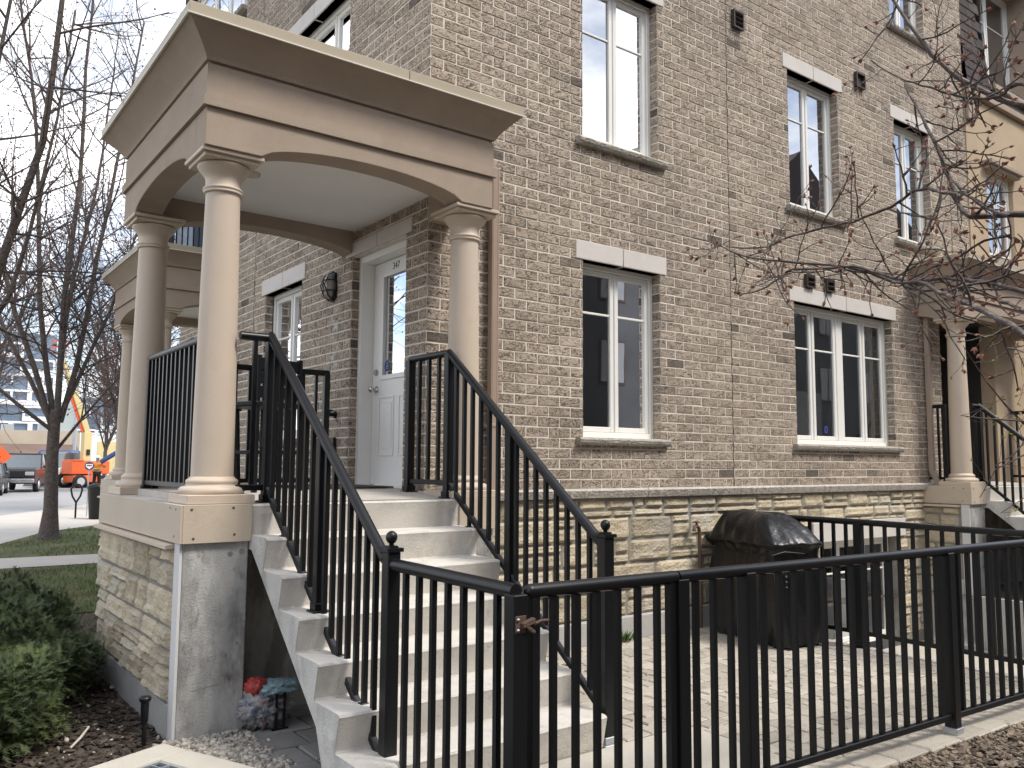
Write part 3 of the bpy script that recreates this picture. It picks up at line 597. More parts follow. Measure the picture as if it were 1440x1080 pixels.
m = downspout([(.60, -.055, 4.0), (.60, -.055, 1.35), (.60, -.055, 1.33)]); m.box(.55, .65, -.09, -.012, 1.85, 1.88); m.build('downspout', M['downspout'], house, bevel=.006)

# porch wall lamp, tap and socket: fixed things on the side wall
lamp = thing('wall_lamp', 'oval black caged bulkhead lamp on the porch wall beside the white door', 'lamp', (0, 1.72, 3.22))
b = MB(); b.blob((-.02, 1.72, 3.22), .02, .095, .15, 18, 8); b.box(-.03, -.001, 1.64, 1.80, 3.1, 3.34); b.build('base', M['rail'], lamp, bevel=.01)
g = MB(); g.blob((-.035, 1.72, 3.22), .07, .072, .125, 16, 10); g.build('lamp_glass', M['lamp_glass'], lamp)
c = MB()
for o_ in (-.045, 0, .045):
    c.tube([(-.02, 1.72+o_, 3.085), (-.075, 1.72+o_, 3.12), (-.115, 1.72+o_, 3.22), (-.075, 1.72+o_, 3.32), (-.02, 1.72+o_, 3.355)], .006, 6)
for z_ in (3.17, 3.27): c.tube([(-.02, 1.625, z_), (-.08, 1.655, z_), (-.112, 1.72, z_), (-.08, 1.785, z_), (-.02, 1.815, z_)], .006, 6)
c.build('cage', M['rail'], lamp)
tp = thing('garden_tap', 'dark round garden tap on the brick wall left of the white door', 'tap', (0, 1.6, 2.0))
t = MB(); t.lathe([(.035, -.004), (.035, -.015), (.016, -.02), (.016, -.06), (.01, -.062)], (0, 1.6, 2.0), 14, axis='x'); t.tube([(-.05, 1.6, 2.0), (-.085, 1.6, 1.985), (-.09, 1.6, 1.95)], .013, 8); t.build('spout', M['rail'], tp)
t = MB(); t.lathe([(.008, 0), (.03, .004), (.032, .012), (.01, .016)], (-.06, 1.6, 2.03), 12); t.lathe([(.007, -.03), (.007, .0)], (-.06, 1.6, 2.03), 8); t.build('handle', M['rail'], tp)
so = thing('outlet_box', 'small grey outlet box with a pale cover on the brick wall below the tap', 'outlet', (0, 1.62, 1.72))
t = MB(); t.box(-.035, -.006, 1.57, 1.68, 1.66, 1.79); t.build('box', M['vent'], so, bevel=.006)
t = MB(); t.box(-.04, -.0352, 1.598, 1.648, 1.695, 1.75); t.build('cover', M['precast'], so)
pp = thing('standpipe_tap', 'rusty standpipe with a bent brass tap in front of the stone base', 'tap', (2.99, -.08, .0))
t = MB(); t.tube([(3.04, -.09, .01), (3.04, -.09, .9), (3.03, -.09, .95), (2.99, -.1, .975), (2.95, -.11, .965), (2.935, -.115, .93)], .018, 10); t.build('pipe', M['rust_pipe'], pp)
t = MB(); t.lathe([(.006, 0), (.034, .006), (.036, .014), (.008, .02)], (2.985, -.1, 1.0), 12); t.lathe([(.009, -.03), (.009, .005)], (2.985, -.1, 1.0), 8); t.build('handle', M['rust_pipe'], pp)
# ---------------------------------------------------------------- railings
def baluster_proto(): pass
def railing(name, label, cat, group, origin, runs):
    """runs: dicts with p, q (foot line of the rail: points on the top-rail axis), drop (top rail to bottom rail), posts [(t, z_foot, finial, base)], n balusters"""
    root = thing(name, label, cat, origin, group)
    for rn in runs:
        p, q = Vector(rn['p']), Vector(rn['q']); d = (q-p); n_ = Vector((d.x, d.y, 0)).normalized(); sdv = Vector((n_.y, -n_.x, 0))
        rr = rn.get('r', .026)
        m = MB(); m.tube([p, q], [rr, rr], 14)
        if rn.get('cap'): m.blob(p, rr*1.02, rr*1.02, rr*1.02, 10, 6)
        if rn.get('join') is not None:
            j = p.lerp(q, rn['join']); dn = d.normalized(); m.tube([j-dn*.008, j+dn*.008], rr*1.06, 14)
        m.build('top_rail', M['rail'], root)
        drop = rn['drop']; bp, bq = p-Vector((0, 0, drop)), q-Vector((0, 0, drop))
        ins = rn.get('inset', .0); dn = d.normalized()
        m = MB(); m.bar(bp+dn*ins, bq-dn*ins, .034, .036); m.build('bottom_rail', M['rail'], root, bevel=.004, segs=1)
        for i in range(rn['n']):
            t = (i+1)/(rn['n']+1); c = p.lerp(q, t); h = .0125
            m = MB(); m.box(c.x-h, c.x+h, c.y-h, c.y+h, c.z-drop, c.z-rr*.6); m.build('baluster', M['rail'], root)
        for (t, c) in rn.get('legs', []):
            k = p.lerp(q, t); m = MB(); m.box(k.x-.012, k.x+.012, k.y-.012, k.y+.012, c+.004, k.z-drop); m.box(k.x-.022, k.x+.022, k.y-.022, k.y+.022, c, c+.006)
            m.build('support_leg', M['rail'], root, bevel=.003, segs=1)
        for ps in rn.get('posts', []):
            t, zf, fin, wd = ps[:4]; k = p.lerp(q, t) if not isinstance(t, tuple) else Vector(t+(0,)); top = ps[4] if len(ps) > 4 else k.z-rr*.3
            m = MB(); m.box(k.x-wd, k.x+wd, k.y-wd, k.y+wd, zf+.006, top)
            po = m.build('post', M['rail'], root, bevel=.004, segs=1)
            m = MB(); e = wd+.022; m.box(k.x-e, k.x+e, k.y-e, k.y+e, zf, zf+.012); m.box(k.x-wd-.008, k.x+wd+.008, k.y-wd-.008, k.y+wd+.008, zf+.012, zf+.05)
            m.build('base_plate', M['rail' if not (len(ps) > 5 and ps[5]) else 'zinc'], po, bevel=.003, segs=1)
            if fin:
                m = MB(); e = wd+.01; m.box(k.x-e, k.x+e, k.y-e, k.y+e, top, top+.018); m.box(k.x-wd*.7, k.x+wd*.7, k.y-wd*.7, k.y+wd*.7, top+.018, top+.028)
                m.lathe([(.012, 0), (.012, .012), (.02, .016), (.027, .03), (.0285, .043), (.025, .058), (.012, .069), (.003, .0715)], (k.x, k.y, top+.027), 16)
                m.build('finial', M['rail'], po)
    return root

# ---------------------------------------------------------------- entrance porch with its stairs (built once, copied for the neighbours)
FZ = 1.36
def column(parent, x, y, z0, z1):
    m = MB(); n = 40; prof = []
    for i in range(13):
        t = i/12; prof.append((.124-.021*t**1.4, z0+.155+(z1-.21-z0-.155)*t))
    m.lathe(prof, (x, y, 0), n); co = m.build('column', M['trim_paint'], parent)
    m = MB(); m.box(x-.198, x+.198, y-.198, y+.198, z0, z0+.055)
    m.lathe([(.185, z0+.055), (.19, z0+.062), (.193, z0+.074), (.187, z0+.09), (.172, z0+.1), (.152, z0+.104), (.146, z0+.112), (.15, z0+.12), (.153, z0+.13), (.148, z0+.14), (.136, z0+.148), (.128, z0+.158), (.12, z0+.16)], (x, y, 0), n)
    m.build('base', M['trim_paint'], co, bevel=.004, segs=1)
    m = MB(); zt = z1
    m.lathe([(.1, zt-.235), (.115, zt-.232), (.12, zt-.225), (.115, zt-.218), (.12, zt-.212), (.125, zt-.205), (.12, zt-.197), (.108, zt-.192), (.107, zt-.15), (.11, zt-.135), (.122, zt-.115), (.145, zt-.09), (.158, zt-.07), (.162, zt-.06), (.15, zt-.052)], (x, y, 0), n)
    m.box(x-.17, x+.17, y-.17, y+.17, zt-.052, zt-.026); m.box(x-.19, x+.19, y-.19, y+.19, zt-.026, zt)
    m.build('capital', M['trim_paint'], co, bevel=.004, segs=1)
    return co
NST = 7; RISE = FZ/NST if False else .1868; RUN = .25; SX0, SX1 = -1.545, -.07
def stairs(parent, SX1=SX1):
    m = MB(); prof = []
    zt = 1.312; y = -.602; pts = []
    # sawtooth in (y, z) running down towards the street side, rounded nosings, leaning risers
    for k in range(NST):
        z = zt-RISE*k; yn = -.6-RUN*k
        if k == 0: pts += [(-.40, zt)]
        pts += [(yn+.004+.012, z), (yn-.006+.006, z-.004), (yn-.008, z-.014), (yn-.004, z-.028), (yn+.03, max(0.0, z-RISE)+.012), (yn+.026, max(0, z-RISE)+.001)]
    pts[-2] = (pts[-2][0], .001); pts[-1] = (pts[-1][0]+.004, -.06)
    low = [(-1.75, -.06), (-1.60, .265), (-.62, 1.04), (-.40, 1.04)]
    m.prism(pts+low, 'x', SX0, SX1)
    st = m.build('staircase', M['step'], parent)
    # cheek faces are rougher cast concrete
    for xx, s in ((SX0, -1), (SX1, 1)):
        c = MB(); q = [c.V((xx+s*.002, a, b)) for a, b in pts+low]; c.F(q); c.build('cheek', M['cheek'], st, fix=False)
    return st
def porch(loc, label, group, with_stairs=True, ext=0.0):
    root = thing('entrance_porch', label, 'porch', (0, 0, 0), group)
    X0, X1, Y0, Y1 = -1.95, .25+ext, -.6, 1.60; SX1 = -.07+ext
    s = MB(); s.box(X0+.004, X1-.004, Y0+.004, Y1, 1.10, 1.312)
    s.prism([(Y0+.1, 1.3125), (Y1, 1.3125), (Y1, FZ), (.2, FZ-.005)], 'x', X0+.15, 0.3)
    s.build('floor_slab', M['slab'], root)
    b = MB(); zt, zb = 1.312, 1.092
    for q in ((X0-.012, X0+.003, Y0-.012, Y1, zb, zt), (SX1+.003, X1, Y0-.012, Y0+.003, zb, zt), (X1, X1+.012, Y0-.012, 0, zb, zt), (X0+.004, SX0-.003, Y0-.012, Y0+.003, zb, zt)): b = MB(); b.box(*q); fb = b.build('fascia_board', M['fascia'], root, bevel=.002, segs=1)
    n = MB()
    for (x, z) in ((-1.90, 1.285), (-1.66, 1.29), (-1.885, 1.12), (-1.65, 1.135)): n.lathe([(.008, -.0135), (.008, -.0125)], (x, Y0, z), 10, axis='y')
    for (y, z) in ((-.52, 1.285), (-.40, 1.29), (-.5, 1.13)): n.lathe([(.007, -.0135), (.007, -.0125)], (X0, y, z), 10, axis='x')
    n.build('nail_stain', M['rust_pipe'], fb)
    # piers and the stone-faced side wall under the slab
    p = MB(); p.box(SX1+.006, X1-.01, Y0+.02, -.02, -.7, 1.099); p.build('pier', M['concrete'], root, bevel=.006)
    p = MB(); p.box(X0+.02, SX0-.008, Y0+.02, -.2, -.7, 1.099); pr = p.build('pier', M['concrete'], root, bevel=.006)
    for (x_, z_, r_) in ((-1.80, 1.0, .028), (-1.62, .93, .022), (-1.66, 1.02, .016), (-1.59, 1.03, .018), (-1.84, 1.02, .012), (-1.60, .62, .009), (-1.60, .5, .01)): p = MB(); p.lathe([(r_, -.0006), (r_*.6, -.0012)], (x_, Y0+.02, z_), 12, axis='y'); p.build('form_hole', M['dark_concrete'], pr)
    p = MB(); p.bar((X0+.10, Y0+.0192, .262), (SX0-.012, Y0+.0192, .30), .002, .0028); p.build('crack', M['dark_concrete'], pr)
    p = MB(); p.box(X0+.0, X0+.019, Y0+.022, Y0+.125, -.05, 1.09); p.build('corner_patch', M['concrete_pale'], pr, bevel=.004)
    q = MB(); q.box(X0+.021, X0+.2, -.2, Y1-.02, -.7, 1.0985); q.box(X0+.0, X0+.02, Y0+.13, Y1-.02, -.05, .172); q.build('foundation', M['foundation'], root, bevel=.004)
    sw = MB(side_x := (lambda a, d, z: (X0+.02+d, a, z))); ashlar(sw, Y0+.16, Y1-.02, .175, 1.055, [], random.Random(21), .19, .24, .042)
    sw.quad((Y0+.13, -.004, .172), (Y1-.02, -.004, .172), (Y1-.02, -.004, 1.06), (Y0+.13, -.004, 1.06), 1); sw.build('stone_veneer', [M['limestone'], M['stone_mortar']], root)
    k = MB(); k.prism([(X0-.05, 1.075), (X0+.02, 1.085), (X0+.02, 1.058), (X0-.05, 1.055)], 'y', Y0+.13, Y1-.02); k.build('drip_ledge', M['trim_paint'], root)
    u = MB(); u.box(SX0-.007, SX1+.005, -.30, -.2, -.7, 1.099); u.build('back_wall', M['dark_concrete'], root)
    # columns
    Z1 = 3.452
    cols = [(-1.725, -.395), (-1.725, 1.31), (.085+ext, -.40)]
    for (x, y) in cols: column(root, x, y, 1.3125, Z1)
    # architrave: ring of arched beams
    A0, A1, B0, B1 = -1.907, .199+ext, -.60, 1.51; zt = 3.69; T = .2
    def arch(a, b, ins0, ins1, rise):
        pts = [(a, Z1), (a+ins0, Z1)]; n = 22
        for i in range(1, n):
            t = i/n; pts.append((a+ins0+(b-a-ins0-ins1)*t, Z1-.02*0+rise*(1-(2*t-1)**2)**.62))
        return pts+[(b-ins1, Z1), (b, Z1), (b, zt), (a, zt)]
    bm_ = MB(); bm_.prism(arch(A0, A1, .345, .27, .115), 'y', B0, B0+T); bm_.prism(arch(B0+T, B1-T, .17, .16, .105), 'x', A0, A0+T); bm_.prism(arch(A0, 0, .35, .0, .105), 'y', B1-T, B1)
    bm_.box(A1-T, A1, B0+T, 0, Z1, zt)
    bm_.build('architrave', M['stucco'], root, bevel=.004, segs=1)
    co = MB()
    rings = [(3.6905, 0), (3.6905, .022), (3.755, .022), (3.762, .004), (3.955, .004), (3.958, -.012), (3.972, -.012), (3.974, .012)]
    for i in range(1, 9):
        t = i/8; rings.append((3.974+.172*t, .012+.148*(t**1.3)))
    idx = []
    for z, o in rings: idx.append([co.V(v) for v in ((A0-o, B0-o, z), (A1+o, B0-o, z), (A1+o, B1+o, z), (A0-o, B1+o, z))])
    for k_ in range(len(idx)-1):
        for j in range(4): co.F((idx[k_][j], idx[k_][(j+1) % 4], idx[k_+1][(j+1) % 4], idx[k_+1][j]))
    ob = co.build('cornice', M['stucco'], root)
    fl = MB(); o = .168; a0, a1, b0_, b1_ = A0-o, A1+o, B0-o, B1+o
    fl.prism([(a0, b0_), (a1, b0_), (a1, b1_), (a0, b1_)], 'z', 4.1465, 4.222)
    fl.build('roof', M['flashing'], root, bevel=.004, segs=1)
    dr = MB(); o = .178; dr.box(A0-o, A1+o, B0-o, B0-.166, 4.143, 4.150); dr.box(A0-o, A0-.166, B0-.166, B1+o, 4.143, 4.150); dr.build('drip_edge', M['drip'], root)
    sj = MB(); sj.box(-.62, -.617, B0-.1705, B0-.167, 4.151, 4.221); sj.box(A0-.1705, A0-.167, .9, .903, 4.151, 4.221); sj.build('seam', M['vent'], root)
    ce = MB(); ce.box(A0+T, A1-T, B0+T, B1-T, 3.665, 3.688); c_ = ce.build('ceiling', M['ceiling'], root)
    cl = MB(); cl.lathe([(.0, 3.664), (.07, 3.6645), (.07, 3.650), (.055, 3.648)][1:], (-1.3, .35, 0), 20); cl.build('ceiling_vent', M['precast'], c_)
    if with_stairs: stairs(root, SX1)
    root.location = loc
    return root
def left_stair_rail(label, group, off=(0, 0, 0)):
    return railing('stair_railing', label, 'railing', group, (-1.4, -.5, 1.31), [
        dict(p=(-1.425, -.50, 2.345), q=(-1.355, -1.93, 1.095), drop=.94, n=15, cap=True, r=.029,
             posts=[(0, 1.3125, False, .027), (.515, 1.312-RISE*3, False, .027), ((-1.345, -1.965), 0.0, True, .034, 1.135)],
             legs=[(.19, 1.312-RISE), (.37, 1.312-RISE*2), (.70, 1.312-RISE*4), (.87, 1.312-RISE*5)]),
        dict(p=(-1.62, -.5, 2.335), q=(-1.425, -.50, 2.335), drop=.93, n=1)])
porch((0, 0, 0), 'large beige porch at the brick corner, with the white door and the nearest concrete stairs', 'beige entrance porches')
main_porch = [o for o in COL.objects if o.name == 'entrance_porch'][0]
lr = left_stair_rail('black sloping stair railing with a ball finial post, on the side of the stone pier', 'black stair railings')
rr_ = railing('stair_railing', 'black sloping stair railing between the concrete stairs and the paved patio', 'railing', 'black stair railings', (-.1, -.5, 1.31), [
    dict(p=(-.10, -.50, 2.352), q=(-.0, -1.99, 1.11), drop=.93, n=15, cap=True, r=.029,
         posts=[(0, 1.3125, False, .029), (.46, 1.312-RISE*3, False, .029), ((.005, -2.02), 0.0, True, .036, 1.145, True)],
         legs=[(.17, 1.312-RISE), (.66, 1.312-RISE*4), (.83, 1.312-RISE*5)]),
    dict(p=(-.10, -.50, 2.352), q=(-.115, .03, 2.352), drop=.93, n=3, posts=[(1, FZ-.02, False, .03)])])
railing('porch_railing', 'straight black porch railing between the two left columns, over the stone side wall', 'railing', 'black porch railings', (-1.75, .4, 1.32), [
    dict(p=(-1.75, -.24, 2.335), q=(-1.75, 1.12, 2.335), drop=.93, n=12, inset=.02, posts=[(.98, 1.33, False, .024), (.02, 1.33, False, .024)])])
railing('porch_railing', 'black porch railing along the back of the porch, ending short of the brick wall', 'railing', 'black porch railings', (-.9, 1.4, 1.34), [
    dict(p=(-1.6, 1.40, 2.355), q=(-.17, 1.40, 2.355), drop=.95, n=11, posts=[(.985, FZ-.01, False, .026)])])
dm = MB(); dm.box(-.78, -.03, .42, 1.22, FZ+.001, FZ+.012)
tag(dm.build('doormat', M['mat_rubber']), 'thin brown rubber doormat lying before the white door', 'doormat')
# neighbours' porches: the next unit along the front, and two set back along the side street
def copy_thing(o, off, label):
    c = copy_tree(o, None, off); c['label'] = label; return c
porch((9.4, 0, 0), 'beige porch of the tan house, right of the long downspout, behind budding branches', 'beige entrance porches', True, .75)
copy_thing(lr, (9.4, 0, 0), 'black stair railing of the tan house porch, beside its round column')
copy_thing(rr_, (10.15, 0, 0), 'farther black stair railing of the tan house porch, against the tan wall')
for ch in [o for o in COL.objects if o.name.startswith('porch_railing') and o.get('label', '').startswith('straight')]:
    copy_thing(ch, (9.4, 0, 0), 'black porch railing behind the round column of the tan house porch')
copy_thing(main_porch, (1.1, 5.75, 0), 'beige porch seen behind the big corner porch, between its two left columns')

# ---------------------------------------------------------------- fences round the patio
F0, F1 = Vector((-1.29, -2.945, 0)), Vector((3.50, -3.165, 0))
def fx(x): return F0.lerp(F1, (x-F0.x)/(F1.x-F0.x))
ZT = 1.06
def at(x, z=ZT): v = fx(x); return (v.x, v.y, z)
railing('patio_fence', 'short black fence from the ball-topped stair post to the gate latch', 'fence', None, (-1.33, -2.4, 0), [
    dict(p=(-1.345, -1.99, 1.075), q=(-1.335, -2.95, 1.065), drop=.94, n=7, r=.03, posts=[(1.0, 0, False, .034)])])
gate = railing('patio_gate', 'black picket gate with a rusty latch at the foot of the stairs', 'gate', None, at(-.85, 0), [
    dict(p=at(-1.262), q=at(-.47), drop=.95, n=6, r=.029, cap=True)])
for x in (-1.245, -.50):
    v = fx(x); m = MB(); m.box(v.x-.02, v.x+.02, v.y-.02, v.y+.02, .08, ZT-.01); m.build('stile', M['rail'], gate, bevel=.003, segs=1)
lt_ = MB(); v = fx(-1.262); x, y = v.x, v.y
lt_.obox((x-.075, y-.037, .945), (.026, 0, 0), (0, .003, 0), (0, 0, .033)); lt_.obox((x-.045, y-.045, .95), (.03, .0, .008), (0, .012, 0), (-.002, 0, .010)); lt_.obox((x-.035, y-.045, .925), (.02, 0, -.014), (0, .01, 0), (.003, 0, .006))
lt_.tube([(x-.02, y-.045, .942), (x+.015, y-.05, .952), (x+.055, y-.045, .95)], .007, 8)
la = lt_.build('latch', M['rail_worn'], gate, bevel=.002, segs=1)
bl = MB()
for q in ((-.09, .965), (-.09, .925), (-.055, .945)): bl.lathe([(.006, -.0), (.006, -.006), (.002, -.008)], (x+q[0], y-.04, q[1]), 8, axis='y')
bl.build('bolt', M['zinc'], la)
st_ = MB(); st_.prism([(x-.0, .40), (x+.045, .40), (x+.045, .88), (x+.02, .93), (x-.0, .93)], 'y', y+.024, y+.03); st_.build('strike_plate', M['rail'], gate)
railing('patio_fence', 'long black picket fence along the mulch bed in front of the paved patio', 'fence', None, at(1.5, 0), [
    dict(p=at(-.46), q=at(.0), drop=.95, n=3, r=.028, posts=[(.03, 0, False, .034), (1, 0, False, .034)]),
    dict(p=at(.0), q=at(1.76), drop=.95, n=14, r=.027, posts=[(1, 0, False, .034, ZT-.01, True)]),
    dict(p=at(1.76), q=at(3.5), drop=.95, n=14, r=.027, join=.62, posts=[(1, 0, False, .034)])])
railing('patio_fence', 'black fence running back to the stone wall behind the covered barbecue', 'fence', None, (3.52, -1.5, 0), [
    dict(p=(3.52, -.02, ZT+.01), q=(3.52, -1.46, ZT+.01), drop=.94, n=11, r=.027, posts=[(.09, 0, False, .03)]),
    dict(p=(3.52, -1.46, ZT+.01), q=(3.50, -3.165, ZT), drop=.94, n=13, r=.027, posts=[(0, 0, False, .034)])])
# ---------------------------------------------------------------- ground, paving, beds
def sheet(name, poly, z, m, kind='structure', thick=0):
    b = MB()
    if thick: b.prism(poly, 'z', z-thick, z)
    else: b.F([b.V((x, y, z)) for x, y in poly])
    return tag(b.build(name, M[m]), None, None, None, kind)
def holed(name, z, m, X0, X1, Y0, Y1, holes):
    b = MB()
    for (p, q, c, d) in clip_rect((X0, X1, Y0, Y1), holes): b.quad((p, c, z), (q, c, z), (q, d, z), (p, d, z))
    return tag(b.build(name, M[m]), None, None, None, 'structure')
WELL = (3.62, 7.42, -3.05, .0)
DR = (-6.0, -2.02, -1.9, -.82)
holed('ground', -.02, 'soil', -700, 700, -700, 900, [WELL])
b = MB(); b.quad((WELL[0], WELL[2], -.62), (WELL[1], WELL[2], -.62), (WELL[1], 0, -.62), (WELL[0], 0, -.62)); tag(b.build('areaway_floor', M['pad']), None, None, None, 'structure')
b = MB(); b.box(3.56, 3.62, -3.05, -.08, -.62, .0); b.box(3.56, 7.42, -3.11, -3.05, -.62, .0); b.box(7.36, 7.42, -3.05, -.62, -.62, .0); tag(b.build('retaining_wall', M['foundation'], None, .006), 'low concrete retaining wall round the sunken area beyond the patio fence', 'wall')
sheet('patio_bed', [(-.02, -3.10), (3.56, -3.26), (3.56, -.07), (-.02, -.07)], -.008, 'joint_sand')
rng = random.Random(31); b = MB(); y = -3.26
def paver(b, x0, x1, y0, y1, z, rng, t=.006, mi=0):
    e = lambda s=.004: rng.uniform(-s, s); z += rng.uniform(-.003, .003); tx, ty = rng.uniform(-.003, .003), rng.uniform(-.003, .003)
    P = [(x0+e(), y0+e()), (x1+e(), y0+e()), (x1+e(), y1+e()), (x0+e(), y1+e())]; cx, cy = (x0+x1)/2, (y0+y1)/2
    lo = [b.V((p[0], p[1], z-.02)) for p in P]; md = [b.V((p[0], p[1], z-t)) for p in P]
    tp_ = [b.V((p[0]+(t*1.3 if p[0] < cx else -t*1.3), p[1]+(t*1.3 if p[1] < cy else -t*1.3), z+(tx if p[0] < cx else -tx)+(ty if p[1] < cy else -ty))) for p in P]
    b.F(tp_, mi)
    for k in range(4): b.F((lo[k], lo[(k+1) % 4], md[(k+1) % 4], md[k]), mi); b.F((md[k], md[(k+1) % 4], tp_[(k+1) % 4], tp_[k]), mi)
while y < -.1:
    h = rng.choice((.115, .125, .135)); x = -.02-rng.uniform(0, .1)
    while x < 3.55:
        w_ = rng.choice((.12, .15, .17, .2)); x0, x1 = max(x, -.02), min(x+w_, 3.56); ymin = -3.10-(x0+.02)/3.58*.16
        if y+h > -2.96 and y < -2.075 and x0 < .625: x0 = .625
        if x1-x0 > .04 and y+h > ymin+.03: paver(b, x0+.004, x1-.004, max(y, ymin)+.004, min(y+h, -.08)-.004, .008, rng)
        x += w_
    y += h
x = -.02                                               # soldier row of larger edging pavers outside the fence
while x < 3.5:
    yy = -2.88-(x+.02)/3.58*.16; w_ = rng.uniform(.24, .34); paver(b, x+.004, min(x+w_, 3.55)-.004, yy-.22, yy-.006, .013, rng, .008); x += w_
tag(b.build('patio_paving', M['paver']), None, None, None, 'structure')
b = MB(); b.box(-1.56, .62, -2.95, -2.08, -.05, .012); tag(b.build('landing_pad', M['pad'], None, .008), None, None, None, 'structure')
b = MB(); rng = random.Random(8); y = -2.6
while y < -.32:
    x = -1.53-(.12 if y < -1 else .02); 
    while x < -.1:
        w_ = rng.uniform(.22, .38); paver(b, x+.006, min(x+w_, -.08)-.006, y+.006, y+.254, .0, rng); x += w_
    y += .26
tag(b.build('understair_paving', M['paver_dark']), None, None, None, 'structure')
# drain with concrete kerb and steel grate, lower left
dA = Vector((-2.05, -.74)); 
def DP(u, v): d1 = Vector((-.92, -.39)).normalized(); d2 = Vector((.39, -.92)).normalized(); p = dA+d1*u+d2*v; return (p.x, p.y)
b = MB()
for (u0, u1, v0, v1) in ((-.02, 3.0, 0, .20), (-.02, .16, .2, 1.2)):
    b.prism([DP(u0, v0), DP(u1, v0), DP(u1, v1), DP(u0, v1)], 'z', -.1, .055)
dk = tag(b.build('drain_kerb', M['pad'], None, .012), 'pale concrete kerb framing the steel drain grate at the mulch edge', 'kerb')
gr = thing('drain_grate', 'galvanised steel grid set in the pale concrete kerb', 'grate', (*DP(1.2, .5), .03))
b = MB()
for i in range(52):
    u = .165+i*.05; p, q = DP(u, .205), DP(u, 1.0); b.bar((*p, .03), (*q, .03), .007, .03)
b.build('bearing_bar', M['grate'], gr)
b = MB()
for i in range(10): v = .21+i*.085; p, q = DP(.165, v), DP(2.8, v); b.bar((*p, .041), (*q, .041), .009, .012)
b.build('cross_bar', M['grate'], gr)
b = MB(); b.F([b.V((*DP(*k), .002)) for k in ((.16, .2), (3, .2), (3, 1.2), (.16, 1.2))]); b.build('sump', M['void'], gr)
# street side: lawn, walk, pavement, road
sheet('lawn', [(-9, 1.9), (-1.97, 2.3), (-1.96, 4.2), (1.1, 4.5), (1.2, 17.5), (-.4, 15.6), (-1.46, 13.0), (-3.2, 9.5), (-9, 3)], -.008, 'lawn')
sheet('walk', [(-1.96, 8.75), (1.1, 8.75), (1.1, 10.0), (-1.75, 10.25), (-2.6, 10.2), (-2.8, 8.9)], .0, 'sidewalk')
sheet('pavement', [(-1.46, 13.0), (-.4, 15.6), (1.2, 17.55), (9, 22), (9, 40), (3.4, 29.5), (-.6, 22.4), (-4.5, 15.5), (-9, 8), (-9, 3), (-3.2, 9.5)], -.004, 'sidewalk')
sheet('road', [(-.6, 22.4), (3.4, 29.5), (9, 40), (60, 46), (60, 90), (-40, 60), (-40, 10), (-9, 8), (-4.5, 15.5)], -.006, 'asphalt')
sheet('far_lot', [(-200, 60), (-40, 60), (60, 90), (200, 90), (200, 300), (-200, 300)], -.007, 'ground')
# mulch chips, gravel, grass
def chips(name, n, region, smin, smax, m, z, seed, flat=.35, kind='stuff'):
    rng = random.Random(seed); b = MB()
    for i in range(n):
        x, y = region(rng); s = rng.uniform(smin, smax); L_ = s*rng.uniform(1, 2.6); a = rng.uniform(0, 6.28); t = rng.uniform(-.35, .35); t2 = rng.uniform(-.5, .5)
        ax = Vector((math.cos(a)*math.cos(t), math.sin(a)*math.cos(t), math.sin(t))); ay = Vector((-math.sin(a), math.cos(a), t2)).normalized(); az = ax.cross(ay)
        b.obox((x, y, z+s*flat*rng.uniform(.1, 1.1)), ax*L_/2, ay*s*.42, az*s*.12)
    return tag(b.build(name, M[m], fix=False), None, None, None, kind)
def reg_front(r):
    while True:
        x = r.uniform(.3, 4.6); y = r.uniform(-3.0-1.0*r.random()**1.3, -3.0)
        if y < -3.045-(x)/3.58*.16+abs(r.gauss(0, .035))*-1+.02*math.sin(x*5): return x, y
chips('wood_chips', 5200, reg_front, .009, .028, 'chip', -.012, 3)
def reg_left(r): return r.uniform(-3.2, -1.96), r.uniform(-.95, 3.2)
chips('bark_mulch', 4500, reg_left, .008, .026, 'chip_dark', -.012, 4)
def pebbles(name, n, region, r0, r1, m, seed, z=-.01):
    rng = random.Random(seed); b = MB()
    for i in range(n):
        x, y = region(rng); r = r0*(r1/r0)**(rng.random()**1.6)
        k = len(b.v); q = bpy_ico
        rot = Matrix.Rotation(rng.uniform(0, 6.28), 3, 'Z') @ Matrix.Rotation(rng.uniform(0, 3), 3, 'X'); sx, sy, sz = r*rng.uniform(.8, 1.5), r*rng.uniform(.7, 1.1), r*rng.uniform(.5, .8)
        c = Vector((x, y, z+r*rng.uniform(.1, .9)))
        for v in q[0]:
            d = rot @ Vector((v[0]*sx, v[1]*sy, v[2]*sz)); b.v.append(tuple(c+d))
        for f_ in q[1]: b.F([k+i_ for i_ in f_], 0, True)
    return tag(b.build(name, M[m], fix=False), None, None, None, 'stuff')
_bm = bmesh.new(); bmesh.ops.create_icosphere(_bm, subdivisions=1, radius=1); _bm.verts.ensure_lookup_table()
bpy_ico = ([tuple(v.co) for v in _bm.verts], [tuple(v.index for v in f_.verts) for f_ in _bm.faces]); _bm.free()
def reg_gravel(r):
    while True:
        x, y = r.uniform(-2.05, -1.3), r.uniform(-2.1, -.55)
        if x < -1.56+r.gauss(0, .03)-.10*(y+.6)*-1*0 and y < -.57 and (x+2.02)*.92+(y+.74)*.39 > -.0+.02: return x, y
pebbles('gravel', 3600, reg_gravel, .006, .020, 'pebble', 6)
pebbles('stray_stones', 60, lambda r: (r.uniform(-2.6, -1.97), r.uniform(-.8, 1.2)), .008, .02, 'pebble', 16)
rng = random.Random(12); b = MB()
